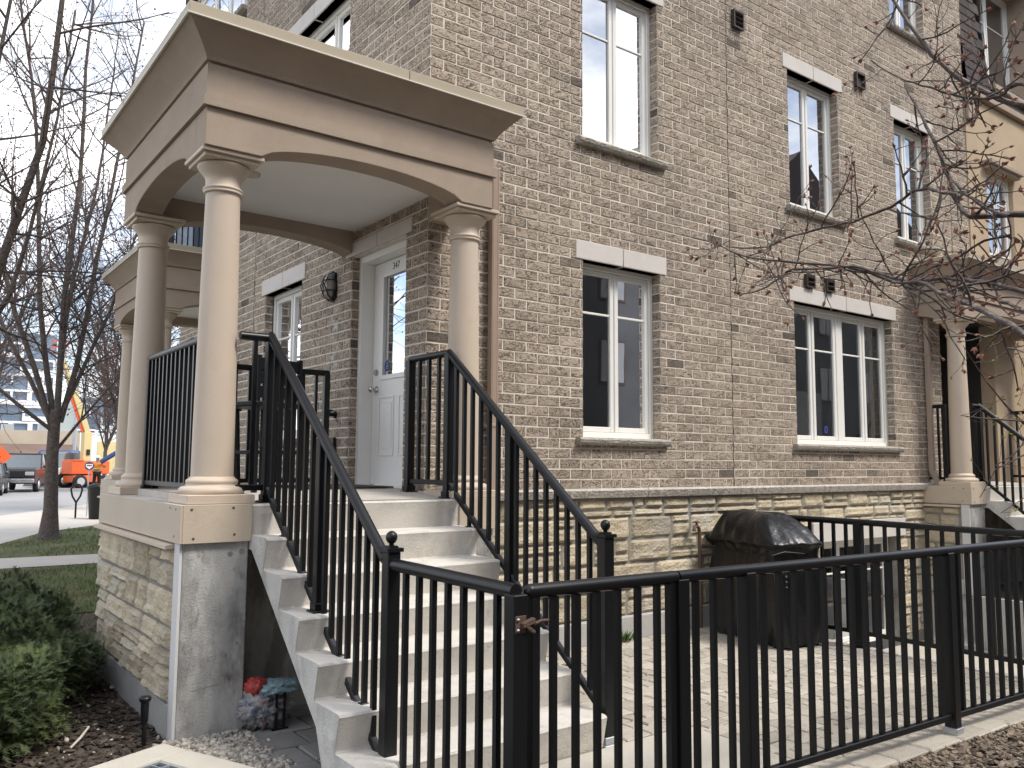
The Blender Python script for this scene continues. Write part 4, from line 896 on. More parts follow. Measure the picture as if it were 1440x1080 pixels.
for i in range(15000):
    x, y = rng.uniform(-3.6, 1.1), rng.uniform(3.0, 16.5)
    if 8.7 < y < 10.3 or (y > 9.5 and x < -3.2+(y-9.5)*.5) or (x > -1.3 and y < 4.6): continue
    if nz3(x*.9, y*.9, 3) < -.12 and rng.random() < .75: continue
    a = rng.uniform(0, 6.28); h = rng.uniform(.02, .06); w_ = .006; lx, ly = rng.gauss(0, .02), rng.gauss(0, .02)
    b.F([b.V((x-w_*math.cos(a), y-w_*math.sin(a), -.008)), b.V((x+w_*math.cos(a), y+w_*math.sin(a), -.008)), b.V((x+lx, y+ly, h))])
tag(b.build('grass', M['grass_blade'], fix=False), None, None, None, 'stuff')
wd = thing('weed', 'small green weed growing at the patio edge beside the stone base', 'weed', (2.0, -.13, .01))
b = MB(); rng = random.Random(2)
for i in range(70):
    a = rng.uniform(0, 6.28); l_ = rng.uniform(.04, .13); c = Vector((2.0+rng.gauss(0, .04), -.13+rng.gauss(0, .02), .01)); d = Vector((math.cos(a), math.sin(a), rng.uniform(.3, 1.6))).normalized(); s_ = d.cross(Vector((0, 0, 1))).normalized()*.008
    b.F([b.V(c), b.V(c+d*l_*.5+s_), b.V(c+d*l_), b.V(c+d*l_*.5-s_)])
b.build('leaves', M['green_weed'], wd, fix=False)
# ---------------------------------------------------------------- neighbouring houses
sh = thing('stucco_house', 'tan stucco house with a brown shingled upper floor, adjoining the brick house on the right', 'house', (9.05, 0, 0))
b = MB(front); SW = (9.62, 10.50, 4.66, 5.98); SD = (9.86, 11.42, 7.45, 9.35)
for (p, q, c, d) in clip_rect((9.05, 17, -.7, 7.12), [SW, (9.0, 9.6, -1, 3.62)]): b.quad((p, -.02, c), (q, -.02, c), (q, -.02, d), (p, -.02, d))
for u in (SW[0], SW[1]): b.quad((u, -.02, SW[2]), (u, .1, SW[2]), (u, .1, SW[3]), (u, -.02, SW[3]))
for z in (SW[2], SW[3]): b.quad((SW[0], -.02, z), (SW[1], -.02, z), (SW[1], .1, z), (SW[0], .1, z))
b.quad((9.6, -.02, -.7), (9.6, .18, -.7), (9.6, .18, 3.62), (9.6, -.02, 3.62)); b.quad((8.05, 0, FZ-.02), (9.6, 0, FZ-.02), (9.6, 2.8, FZ-.02), (8.05, 2.8, FZ-.02)); 
b.box(9.05, 17, 1.0, 8, 7.2, HT); b.quad((9.05, -.02, 3.62), (9.05, .3, 3.62), (9.05, .3, 7.12), (9.05, -.02, 7.12))
b.build('wall', M['stucco_house'], sh)
t = MB(); t.box(9.055, 17, -.09, -.022, 7.02, 7.12); t.box(SW[0]-.1, SW[1]+.1, -.16, -.022, SW[3]+.05, SW[3]+.12); t.box(SW[0]-.06, SW[1]+.06, -.12, -.022, SW[3], SW[3]+.049); t.box(SW[0]-.06, SW[1]+.06, -.08, -.022, SW[2]-.08, SW[2]); t.box(9.055, 9.3, -.07, -.022, 6.62, 7.0)
t.build('trim', M['stucco'], sh, bevel=.01)
mr = MB()
rows = 22; y0_, z0_, y1_, z1_ = -.07, 7.121, .24, 10.4
for k in range(rows):
    ta, tb = k/rows, (k+1)/rows; x = 9.05-(.15 if k % 2 else 0)
    while x < 13:
        xa, xb = max(x+.004, 9.05), min(x+.296, 13)
        if xb-xa > .03:
            za, zb = z0_+(z1_-z0_)*ta, z0_+(z1_-z0_)*tb+.03; ya, yb = y0_+(y1_-y0_)*ta, y0_+(y1_-y0_)*tb
            if not (xb > SD[0]+.02 and xa < SD[1]+.12 and za < SD[3]+.2 and zb > SD[2]): mr.quad((xa, ya-.014, za), (xb, ya-.014, za), (xb, yb, zb), (xa, yb, zb))
        x += .3
mr.build('mansard_roof', M['shingle'], sh)
dm_ = MB(); dm_.box(SD[1]+.001, SD[1]+.2, -.10, .9, SD[2]-.12, SD[3]+.0); dm_.box(SD[0]-.1, SD[1]+.2, -.12, .9, SD[3]+.001, SD[3]+.3); dm_.box(SD[0]-.05, SD[1]+.25, -.14, .5, SD[2]-.2, SD[2]-.121)
ck = MB(); ck.quad((SD[0], -.02, SD[2]-.1), (SD[0], .6, SD[2]-.1), (SD[0], .6, SD[3]), (SD[0], .14, SD[3])); ck.build('cheek', M['shingle'], sh)
dm_.build('dormer', M['stucco'], sh, bevel=.01)
window(sh, shifted(front, 0, .24), *SD, TWO, rec=.06, gl='glass_up', lintel=False, sill=False, munt=.32)
window(sh, shifted(front, 0, -.02), *SW, TWO, rec=.06, gl='glass_up', lintel=False, sill=False, munt=.3)
d = MB(); d.quad((8.05, 2.8, -.7), (9.6, 2.8, -.7), (9.6, 2.8, 3.62), (8.05, 2.8, 3.62)); d.quad((9.6, .18, -.7), (9.6, 2.8, -.7), (9.6, 2.8, 3.62), (9.6, .18, 3.62)); d.quad((8.05, 0, 3.62), (9.6, 0, 3.62), (9.6, 2.8, 3.62), (8.05, 2.8, 3.62)); d.build('entry_lining', M['entry_shade'], sh)  # lining coloured dark to put the recess's shade into its surfaces
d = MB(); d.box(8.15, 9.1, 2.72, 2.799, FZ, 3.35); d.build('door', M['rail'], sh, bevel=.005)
d = MB(); d.lathe([(.03, 0), (.028, -.05), (.01, -.055)], (8.25, 2.72, 2.25), 14, axis='y'); d.build('handle', M['steel'], [o for o in sh.children if o.name.startswith('door') and not o.name.startswith('dormer')][0])
bh = thing('brick_house', 'brick house set back behind the corner porch along the side street', 'house', (1.1, 4.5, 0))
b = MB(shifted(side, 0, 1.1)); bricks(b, 4.52, 11.0, 1.3, HT, [(7.6, 10.3, 9.0, 10.3)], 0, 0, random.Random(4)); mortar_plane(b, 4.5, 11.0, -.1, HT, [])
b.build('wall', [M['brick'], M['mortar']], bh)
window(bh, shifted(side, 0, .99), 7.7, 10.2, 9.05, 10.3, [(0, .325), (.335, .66), (.67, 1)], gl='glass_up', room=False, rec=.02)
dk_ = MB(); dk_.box(.93, 1.098, 9.75, 11.0, 4.55, 6.9); dk_.build('bay_panel', M['blue_glass'], bh)
r = MB(); r.box(.5, 1.09, 9.4, 11.1, 4.86, 4.95)
for i in range(18): y = 9.45+i*.095; r.box(.5, .52, y, y+.022, 4.95, 6.0)
r.box(.49, .53, 9.4, 11.1, 6.0, 6.05)
for i in range(6): x = .53+i*.095; r.box(x, x+.02, 9.4, 9.42, 4.95, 6.0)
r.box(.49, 1.09, 9.39, 9.43, 6.0, 6.05); r.build('balcony_railing', M['rail'], bh)
r = MB(); r.box(.95, 9, 4.4, 11.1, HT+.001, HT+.2); r.build('roof', M['shingle'], bh)
# terrace across the way, behind the camera: what the windows mirror
op = thing('terrace_house', 'dark grey terrace with gabled roofs standing across the lane, mirrored in the windows', 'house', (4, -15, 0))
b = MB(); b.box(-14, 74, -24, -14.5, 0, 11.2); b.build('wall', M['dim_wall'], op)
b = MB()
for i in range(12): x = -14+i*7.34; b.prism([(x-.3, 11.201), (x+7.6, 11.201), (x+3.67, 13.6+(i % 2)*.9)], 'y', -24.2, -14.1-(i % 2)*.02)
b.build('roof', M['shingle'], op)
for i in range(28):
    for z in (1.2, 4.2, 7.0):
        x = -12.5+i*3.1; b = MB(); b.box(x, x+1.2, -14.5, -14.47, z, z+1.5); wn_ = b.build('window', M['brown_far'], op)
        b = MB(); b.box(x+.08, x+.56, -14.47, -14.46, z+.08, z+1.42); b.box(x+.64, x+1.12, -14.47, -14.46, z+.08, z+1.42); b.build('pane', M['room'], wn_)

# ---------------------------------------------------------------- covered barbecue
A = Vector((2.81, -1.10)); eu = Vector((.306, .952)).normalized(); ew = Vector((.95, -.31)).normalized(); LU, LW = .98, .5
def G(u, w_, z): p = A+eu*u+ew*w_; return (p.x, p.y, z)
bb = thing('barbecue', 'barbecue under a tied black vinyl cover on the patio, against the side fence', 'barbecue', (*(A+eu*LU/2+ew*LW/2), 0))
m = MB(); rings = []; nu = 26
prof = [(.03, -.02), (.12, .0), (.3, .012), (.5, .01), (.68, -.005), (.80, -.02), (.855, -.008), (.875, .012), (.89, .0), (.95, -.055), (1.03, -.11), (1.09, -.15), (1.125, -.19), (1.135, -.24)]
per = []
for i in range(nu): per.append(('f', i/nu))
for i in range(14): per.append(('r', i/14))
for i in range(nu): per.append(('b', i/nu))
for i in range(14): per.append(('l', i/14))
for z, o in prof:
    row = []
    top = max(0, (z-.88)/.25)
    lid = {.95: (-.07, -.03, -.02), 1.03: (-.17, -.06, -.04), 1.09: (-.25, -.105, -.07), 1.125: (-.31, -.155, -.11), 1.135: (-.35, -.2, -.16)}.get(z, (o, o, o))
    for k, t in per:
        s0, s1 = -lid[0], LU+lid[2]; w0, w1 = -lid[1], LW+lid[1]
        if k == 'f': u, v = s0+(s1-s0)*(1-t), w0; nrm = (0, -1)
        elif k == 'l': u, v = s1, w1+(w0-w1)*t; nrm = (1, 0)
        elif k == 'b': u, v = s0+(s1-s0)*t, w1; nrm = (0, 1)
        else: u, v = s0, w0+(w1-w0)*t; nrm = (-1, 0)
        if k == 'f': pass
        fold = (.16*abs(nz3(u*7+v*6, v*6-u*4, 1.7+z*.8))+.05*nz3(u*15, v*15, z*3)+.02*nz3(u*34, v*34, z*8))*max(.28, 1-z/1.05)*1.3
        tie = -.035*math.exp(-((z-.80)/.04)**2)
        u += nrm[0]*(fold+tie); v += nrm[1]*(fold+tie)
        zz = z+(.02*nz3(u*4, v*4, 2) if z < .1 else .024*nz3(u*7, v*7, z*9)+.012*nz3(u*20, v*20, z*20))+top*.012*math.cos(u*6)
        row.append(m.V(G(u, v, zz)))
    rings.append(row)
# order the perimeter consistently: front (u falling), right end (u=0), back, left end
nP = len(per)
for a in range(len(rings)-1):
    for j in range(nP): m.F((rings[a][j], rings[a][(j+1) % nP], rings[a+1][(j+1) % nP], rings[a+1][j]), 0, True)
m.F(rings[-1], 0, False)
cv = m.build('cover', M['cover'], bb)
sd_ = cv.modifiers.new('sub', 'SUBSURF'); sd_.levels = 1; sd_.render_levels = 1
m = MB(); m.blob(G(LU+.10, .12, .86), .10, .12, .05, 14, 8, 0, .5, 14); m.blob(G(LU+.16, .2, .80), .06, .1, .045, 12, 8, 0, .5, 14); m.build('side_shelf', M['cover'], bb)
m = MB(); pts = [G(LU-(LU+.02)*i/16, -.015-.012*math.sin(i), .80-.03*math.sin(i/16*3.14)-.012*math.sin(i*1.7)) for i in range(17)]; m.tube(pts, .006, 6)
m.tube([G(.0, -.02, .79), G(-.015, .1, .82), G(-.02, .3, .80)], .007, 6); m.build('tie_cord', M['rail'], bb)
m = MB()
for (u, v) in ((.06, .06), (.92, .06), (.06, .44), (.92, .44)): m = MB(); p = G(u, v, .045); m.lathe([(.02, -.02), (.045, -.016), (.045, .016), (.02, .02)], p, 12, axis='y'); m.build('castor', M['tyre'], bb)
m = MB()
for i in range(4):
    for j in range(2): p = G(-.035, .10+j*.06, .66-i*.045+j*.01); m.lathe([(.008, -.004), (.008, .004)], p, 8, axis='y')
m.build('eyelet', M['steel'], bb)

# ---------------------------------------------------------------- rubbish bag under the stairs
bgx, bgy = -1.43, -.60
bag = thing('rubbish_bag', 'crumpled printed plastic bag with red and pale blue wrappers under the concrete stairs', 'bag', (bgx, bgy, 0))
m = MB(); m.blob((bgx, bgy, .12), .15, .12, .13, 40, 28, 0, .42, 15)
o = m.build('body', M['bag_plastic'], bag)
m = MB(); m.blob((bgx+.06, bgy-.03, .225), .13, .10, .045, 34, 18, 0, .38, 13); m.blob((bgx+.14, bgy-.04, .23), .07, .06, .035, 14, 8, 0, .8, 16); m.build('wrapper', M['bag_blue'], bag)
m = MB(); m.blob((bgx-.06, bgy-.02, .245), .065, .06, .05, 26, 16, 0, .4, 14); m.build('wrapper', M['bag_red'], bag)
m = MB(); m.box(bgx+.02, bgx+.032, bgy-.13, bgy-.118, .012, .22); m.box(bgx+.07, bgx+.082, bgy-.125, bgy-.113, .012, .22); m.box(bgx+.0, bgx+.1, bgy-.128, bgy-.12, .0, .014); m.build('handle', M['rail'], bag)

# ---------------------------------------------------------------- high chairs on the porch
def chair(loc, rz, label):
    t = thing('bar_chair', label, 'chair', loc, 'black bar chairs on the porch'); c, s = math.cos(rz), math.sin(rz)
    xf = lambda x, y, z: (loc[0]+c*x-s*y, loc[1]+s*x+c*y, loc[2]+z)
    for sx in (-.19, .19):
        for sy in (-.19, .19):
            m = MB(xf); m.bar((sx*1.1, sy*1.1, 0), (sx, sy, .60 if sy < 0 else .96), .03, .03, upv=(0, 1, 0)); m.build('leg', M['rail'], t)
    m = MB(xf); m.box(-.22, .22, -.22, .22, .60, .635); m.build('seat', M['rail'], t, bevel=.008)
    m = MB(xf)
    for z in (.66, .76, .86): m.box(-.19, .19, .18, .2, z, z+.085)
    m.build('backrest', M['rail'], t, bevel=.005)
    m = MB(xf)
    for (a, b_) in (((-.2, -.2), (.2, -.2)), ((-.2, .2), (.2, .2)), ((-.2, -.2), (-.2, .2)), ((.2, -.2), (.2, .2))): m.bar((*a, .28), (*b_, .28), .024, .024)
    m.bar((-.2, -.2, .28), (.2, .2, .5), .014, .014); m.build('footrest', M['rail'], t)
    return t
chair((-1.15, .40, FZ-.01), R(200), 'black slatted high chair on the porch, nearer the door, behind the big round column')
chair((-1.42, .95, FZ-.01), R(110), 'black slatted high chair in the back left corner of the porch behind the railing')

# ---------------------------------------------------------------- garden light and stake
gl_ = thing('garden_light', 'black garden spike light in the mulch beside the stone pier', 'lamp', (-2.08, -.52, 0))
m = MB(); m.tube([(-2.08, -.52, -.02), (-2.083, -.52, .2)], .013, 10); m.build('stake', M['rail'], gl_)
m = MB(); m.lathe([(.019, .12), (.021, .125), (.022, .225), (.031, .235), (.033, .25), (.027, .256)], (-2.083, -.52, 0), 18); m.build('head', M['rail'], gl_, bevel=.002)
gs = thing('garden_stake', 'dark grey garden spike light in the mulch bed outside the long fence', 'lamp', (2.63, -3.5, 0))
m = MB(); m.tube([(2.63, -3.50, -.02), (2.60, -3.50, .6)], .012, 10); m.build('stake', M['vent'], gs)
m = MB(); m.lathe([(.018, 0), (.02, .005), (.02, .12), (.026, .125), (.026, .14)], (2.60, -3.50, .58), 14); m.build('head', M['rail'], gs)
# fallen twigs in the left bed
tw = tag((lambda m: (m.tube([(-2.42, -.36, .0), (-2.36, -.30, .03), (-2.30, -.19, .05), (-2.31, -.1, .03)], [.007, .008, .006, .004], 6), m.build('fallen_twig', M['pad']))[1])(MB()), 'pale fallen twig lying in the mulch by the concrete kerb', 'twig')

# ---------------------------------------------------------------- street in the distance
def bear(deg, D): a = R(deg); return (-3.341+math.sin(a)*D, -5.611+math.cos(a)*D)
def local(loc, rz, sc=1.0):
    c, s = math.cos(rz), math.sin(rz); return lambda x, y, z: (loc[0]+sc*(c*x-s*y), loc[1]+sc*(s*x+c*y), loc[2]+sc*z)
def wheel(parent, xf, x, y, r, w_, name='wheel'):
    sgn = 1 if y > 0 else -1
    m = MB(xf); pr_ = [(r*.62, -w_/2), (r*.95, -w_/2), (r, -w_*.35), (r, w_*.35), (r*.95, w_/2), (r*.62, w_/2)]; m.lathe(pr_, (x, y, r), 20, axis='y'); t_ = m.build(name, M['tyre'], parent)
    m = MB(xf); m.lathe([(r*.6, -.02), (r*.62, .02), (r*.3, .04), (.05, .05)], (x, y+sgn*(w_/2-.01), r), 16, axis='y'); m.build('rim', M['chrome'], t_)
def vehicle(name, label, loc, rz, L_, W_, body, hood, roof, sill, belt, paint, group=None, sc=1.0, bed=False):
    """profile car: x forward"""
    t = thing(name, label, 'truck' if bed else 'car', loc, group); xf = local(loc, rz, sc); h = W_/2
    m = MB(xf); f_, r_ = L_/2, -L_/2
    low = [(r_, sill), (f_-.05, sill), (f_, sill+.2), (f_-.02, hood-.12), (f_-.12, hood), (L_*.18, belt), (r_+.1, belt), (r_, belt-.1)]
    m.prism(low, 'y', -h, h); bo = m.build('body', M[paint], t, bevel=.05, segs=3)
    xr = -L_*.18 if bed else -L_*.34
    m = MB(xf); top = [(L_*.2, belt+.001), (L_*.05, roof), (xr, roof), (xr-.16 if not bed else xr-.08, belt+.001)]
    i0 = [m.V((a, -h*.93, b_)) if b_ < roof-.01 else m.V((a, -h*.78, b_)) for a, b_ in top]; i1 = [m.V((a, h*.93, b_)) if b_ < roof-.01 else m.V((a, h*.78, b_)) for a, b_ in top]
    m.F(i0); m.F(i1[::-1])
    for k in range(4): m.F((i0[k], i1[k], i1[(k+1) % 4], i0[(k+1) % 4]))
    m.build('cabin', M['car_glass'], t, bevel=.02)
    m = MB(xf); m.box(xr-.02, L_*.06, -h*.79, h*.79, roof-.03, roof+.025)
    for sy in (-1, 1):
        m.bar((L_*.2, sy*h*.94, belt), (L_*.05, sy*h*.80, roof), .07, .06); m.bar((xr-.12, sy*h*.94, belt), (xr, sy*h*.80, roof), .1, .06); m.bar((-L_*.08, sy*h*.945, belt), (-L_*.08, sy*h*.80, roof), .08, .05)
    m.build('roof', M[paint], t, bevel=.02)
    for sx in (.33, -.31):
        for sy in (-1, 1): wheel(t, xf, L_*sx, sy*(h-.1), .36 if bed else .32, .22)
    for sy in (-1, 1):
        m = MB(xf); m.box(f_-.10, f_+.01, sy*(h-.26)-.2, sy*(h-.26)+.2, hood-.34, hood-.16); m.build('headlight', M['lamp_glass'], t, bevel=.02)
    m = MB(xf); m.box(f_-.06, f_+.015, -h*.5, h*.5, hood-.42, hood-.14); m.build('grille', M['ink'], t, bevel=.01)
    m = MB(xf); m.box(f_-.1, f_+.07, -h*.97, h*.97, sill+.06, sill+.26); m.build('bumper', M['chrome' if bed else paint], t, bevel=.03)
    for sy in (-1, 1):
        m = MB(xf); m.blob((L_*.15, sy*(h+.08), belt+.06), .06, .1, .08, 8, 6); m.build('mirror', M[paint], t)
    return t
vehicle('pickup_truck', 'black pickup truck parked nose-on at the far kerb, left of the tree trunk', (*bear(6.8, 51), -.006), R(252), 5.4, 2.0, 0, 1.18, 1.92, .42, 1.2, 'car_black', bed=True)
vehicle('parked_car', 'dark grey car cut by the left edge, in front of the black pickup', (*bear(4.75, 46), -.006), R(260), 4.5, 1.8, 0, .92, 1.45, .25, .95, 'car_grey')
vehicle('parked_van', 'white and blue van parked behind the black pickup, beside the tree trunk', (*bear(8.0, 70), -.006), R(150), 5.2, 2.0, 0, 1.3, 2.3, .4, 1.35, 'blue_paint')
# skid steer
x, y = bear(8.9, 57); sk = thing('skid_steer', 'white skid steer loader between the tree trunk and the orange lift', 'loader', (x, y, 0)); xf = local((x, y, 0), R(200))
m = MB(xf); m.prism([(-1.2, .45), (.7, .45), (.9, .8), (.7, 1.1), (-1.3, 1.35)], 'y', -.55, .55); m.build('body', M['white_paint'], sk, bevel=.05)
m = MB(xf); m.prism([(-.9, 1.3), (.55, 1.05), (.3, 2.05), (-.8, 2.05)], 'y', -.5, .5); m.build('cab', M['car_glass'], sk, bevel=.04)
for sy in (-.78, .78):
    m = MB(xf); m.prism([(-1.4, 1.5), (-1.2, 1.75), (.9, 1.1), (1.35, .35), (1.15, .3), (.75, .9), (-1.2, 1.4)], 'y', sy-.07, sy+.07); m.build('lift_arm', M['white_paint'], sk, bevel=.02)
for sx in (-.75, .45):
    for sy in (-.72, .72): wheel(sk, xf, sx, sy, .42, .3)
m = MB(xf); m.prism([(1.2, .1), (2.0, .08), (1.5, .7), (1.25, .75)], 'y', -.9, .9); m.build('bucket', M['vent'], sk, bevel=.02)
# boom lift
x, y = bear(10.0, 56); bo = thing('boom_lift', 'orange telescopic boom lift with a cream boom raised to the left', 'lift', (x, y, 0)); xf = local((x, y, 0), R(20), .76)
m = MB(xf); m.box(-1.55, 1.5, -.7, .7, 1.05, 2.05); m.box(-1.5, -.6, -.75, .75, 2.051, 2.15); m.build('body', M['orange'], bo, bevel=.08)
m = MB(xf); m.box(-1.4, 1.4, -.85, .85, .42, .95); m.build('chassis', M['orange'], bo, bevel=.05)
for sx in (-1.0, 1.0):
    for sy in (-.95, .95): wheel(bo, xf, sx, sy, .5, .36)
m = MB(xf); m.bar((-.1, 0, 2.05), (-.1, .0, 4.3), .62, .5, upv=(0, 1, 0)); m.bar((-.1, 0, 4.25), (-1.7, 0, 8.3), .42, .45); m.bar((-1.6, 0, 8.1), (-2.5, 0, 10.2), .28, .3); m.build('boom', M['cream'], bo, bevel=.03)
m = MB(xf); m.bar((-.42, -.02, 4.3), (-1.75, -.02, 7.6), .12, .2); m.build('hose_tray', M['sign_orange'], bo)
m = MB(xf); m.box(-2.9, -2.2, -.5, .5, 10.2, 10.25); 
for z in (10.7, 11.2):
    for q in ((-2.9, -.5, -2.2, -.5), (-2.9, .5, -2.2, .5), (-2.9, -.5, -2.9, .5), (-2.2, -.5, -2.2, .5)): m.bar((q[0], q[1], z), (q[2], q[3], z), .05, .05)
for q in ((-2.9, -.5), (-2.9, .5), (-2.2, -.5), (-2.2, .5)): m.bar((*q, 10.2), (*q, 11.2), .05, .05, upv=(1, 0, 0))
m.build('basket', M['orange'], bo)
m = MB(xf); m.box(-.22, .06, -.315, -.305, 2.5, 2.95); m.build('opening', M['ink'], bo)
# emblem sign on a thin pole
x, y = bear(10.15, 27); sg = thing('street_sign', 'small dark round emblem sign on a thin pole before the orange lift', 'sign', (x, y, 0))
m = MB(); m.tube([(x, y, 0), (x, y, 1.55)], .018, 8); m.build('pole', M['zinc'], sg)
m = MB(); m.lathe([(.12, -.008), (.12, .008)], (x, y-.03, 1.42), 28, axis='y'); pl = m.build('plate', M['navy'], sg)
m = MB(); m.prism([(x-.09, 1.475), (x+.09, 1.475), (x+.09, 1.40), (x, 1.325), (x-.09, 1.40)], 'y', y-.046, y-.0385); m.build('emblem', M['white_paint'], pl)
m = MB(); m.box(x-.065, x+.065, y-.052, y-.0465, 1.42, 1.445); m.build('emblem', M['ink'], pl)
# orange diamond work sign
x, y = bear(5.2, 46); sg = thing('road_sign', 'orange diamond roadworks sign with a black worker figure, cut by the left edge', 'sign', (x, y, 0))
m = MB(); s = .72; m.prism([(x-s, 1.75), (x, 1.75-s), (x+s, 1.75), (x, 1.75+s)], 'y', y-.01, y+.01); pl = m.build('plate', M['sign_orange'], sg, bevel=.004)
m = MB(); m.blob((x+.05, y-.02, 2.02), .06, .008, .06, 10, 6); m.prism([(x, 1.95), (x+.12, 1.93), (x+.06, 1.7), (x+.14, 1.45), (x+.06, 1.45), (x, 1.65), (x-.1, 1.45), (x-.17, 1.45), (x-.06, 1.72)], 'y', y-.022, y-.012); m.bar((x+.03, y-.018, 1.88), (x+.26, y-.018, 1.72), .012, .05, upv=(0, 0, 1)); m.prism([(x-.35, 1.36), (x+.3, 1.36), (x+.3, 1.40), (x-.35, 1.40)], 'y', y-.022, y-.012); m.build('figure', M['ink'], pl)
m = MB(); m.tube([(x, y+.03, 0), (x, y+.03, 2.3)], .03, 8); m.build('pole', M['zinc'], sg)
# litter bin and ring stand on the pavement
x, y = 1.42, 19.6; lb = thing('litter_bin', 'black tapered litter bin on the pavement behind the porch corner', 'bin', (x, y, 0))
m = MB(); m.lathe([(.17, .0), (.19, .02), (.25, .80), (.27, .82), (.27, .86), (.2, .9)], (x, y, 0), 22); m.build('body', M['rail'], lb)
m = MB(); m.lathe([(.275, .86), (.275, .89), (.12, .96)], (x, y, 0), 22); m.build('lid', M['rail'], lb)
x, y = 1.02, 20.3; rs = thing('bike_rack', 'dark looped bike rack on the pavement beside the litter bin', 'rack', (x, y, 0))
m = MB(); m.tube([(x, y, 0), (x, y, .42), (x-.10, y, .6), (x-.14, y, .78), (x-.08, y, .9), (x, y, .93), (x+.08, y, .9), (x+.14, y, .78), (x+.10, y, .6), (x, y, .42)], .026, 8); m.build('loop', M['rail'], rs)
# worker
x, y = bear(10.6, 53)
def skin(name, joints, edges, m, parent):
    me = bpy.data.meshes.new(name); me.from_pydata([j[:3] for j in joints], edges, []); me.materials.append(M[m]); o = bpy.data.objects.new(name, me); COL.objects.link(o); o.parent = parent
    sk_ = o.modifiers.new('skin', 'SKIN'); o.modifiers.new('sub', 'SUBSURF').render_levels = 1
    for i, j in enumerate(joints): me.skin_vertices[0].data[i].radius = (j[3], j[3])
    me.skin_vertices[0].data[0].use_root = True
    for p_ in me.polygons: p_.use_smooth = True
    return o
wk = thing('person', 'worker in a white hard hat and orange vest carrying a blue roll by the lift', 'person', (x, y, 0))
J = [(0, 0, .95, .15), (0, 0, 1.2, .16), (0, .02, 1.42, .15), (0, 0, 1.54, .06), (0, -.01, 1.66, .10), (0, -.01, 1.76, .085), (.2, 0, 1.42, .065), (.34, -.1, 1.2, .05), (.36, -.32, 1.3, .042), (.38, -.4, 1.34, .04), (-.2, 0, 1.42, .065), (-.3, -.05, 1.16, .05), (-.2, -.25, 1.1, .042), (-.1, -.3, 1.12, .04), (.1, 0, .9, .1), (.12, -.05, .5, .075), (.13, .05, .1, .05), (.13, -.12, .04, .045), (-.1, 0, .9, .1), (-.12, .02, .5, .075), (-.14, .1, .1, .05), (-.14, -.07, .04, .045)]
E = [(0, 1), (1, 2), (2, 3), (3, 4), (4, 5), (2, 6), (6, 7), (7, 8), (8, 9), (2, 10), (10, 11), (11, 12), (12, 13), (0, 14), (14, 15), (15, 16), (16, 17), (0, 18), (18, 19), (19, 20), (20, 21)]
skin('body', J, E, 'skin', wk)
V = [(0, 0, .98, .17), (0, 0, 1.2, .185), (0, .02, 1.42, .175), (.2, 0, 1.43, .085), (.33, -.09, 1.22, .07), (-.2, 0, 1.43, .085), (-.29, -.04, 1.18, .07)]
skin('vest', V, [(0, 1), (1, 2), (2, 3), (3, 4), (2, 5), (5, 6)], 'hivis', wk)
skin('trousers', [(0, 0, .96, .17), (.1, 0, .88, .12), (.12, -.05, .5, .095), (.13, .05, .1, .075), (-.1, 0, .88, .12), (-.12, .02, .5, .095), (-.14, .1, .1, .075)], [(0, 1), (1, 2), (2, 3), (0, 4), (4, 5), (5, 6)], 'black_cloth', wk)
m = MB(); xf = local((x, y, 0), 0); m.xf = xf; m.blob((0, -.01, 1.79), .13, .15, .10, 14, 8); m.lathe([(.17, 1.755), (.17, 1.77), (.1, 1.78)], (0, -.03, 0), 16); m.build('hard_hat', M['white_paint'], wk)
m = MB(); m.xf = xf; m.lathe([(.185, 1.12), (.195, 1.12), (.195, 1.18), (.185, 1.18)], (0, 0, 0), 16); m.build('vest_band', M['hivis_yellow'], wk)
m = MB(); m.xf = xf; m.tube([(.1, -.35, 1.5), (.75, -.35, 1.95), (1.5, -.35, 2.4)], .13, 12); tag(m.build('rolled_sheet', M['navy']), 'long dark blue roll held on the worker\'s shoulder', 'roll')
# low buildings and towers far away
x0, y0 = bear(4.2, 78); x1, y1 = bear(9.2, 84)
lo = thing('low_building', 'low tan flat-roofed building with a brown awning behind the parked vehicles', 'building', (x0, y0, 0))
m = MB(); m.box(x0-2, x1-.3, y0, y0+15, 0, 4.0); m.build('wall', M['tan_far'], lo)
m = MB(); m.prism([(y0-3, 2.0), (y0-.01, 2.9), (y0-.01, 2.3), (y0-3, 1.8)], 'x', x0+1.5, x1-.6); m.build('awning', M['brown_far'], lo)
m = MB(); m.box(x0-6, x0+1.0, y0-2, y0-.02, 0, 3.8); m.build('annex', M['brown_far'], lo)
for q in ((x1-3.2, x1-2.6, 4.6), (x1-5.8, x1-5.0, 4.5)): m = MB(); m.box(q[0], q[1], y0+1, y0+2, 4.001, q[2]); m.build('roof_unit', M['zinc'], lo)
x2, y2 = bear(9.9, 88); lo2 = thing('low_building', 'pale cream low building behind the orange lift', 'building', (x2, y2, 0))
m = MB(); m.box(x2-1.4, x2+8, y2, y2+10, 0, 4.2); m.build('wall', M['white_far'], lo2)
m = MB(); m.box(x2+1.0, x2+5, y2-.05, y2-.01, .5, 3.4); m.build('shutter', M['cream'], lo2)
for (dg, D, n) in ((9.3, 70, 'nearer'), (9.75, 80, 'farther')):
    x, y = bear(dg, D); t = thing('utility_pole', f'tall grey utility pole behind the loader, {n} of the two', 'pole', (x, y, 0), 'utility poles behind the loader'); m = MB(); m.tube([(x, y, 0), (x, y, 9)], [.14, .1], 8); m.bar((x-.9, y, 8.4), (x+.9, y, 8.4), .1, .12); m.build('shaft', M['zinc'], t)
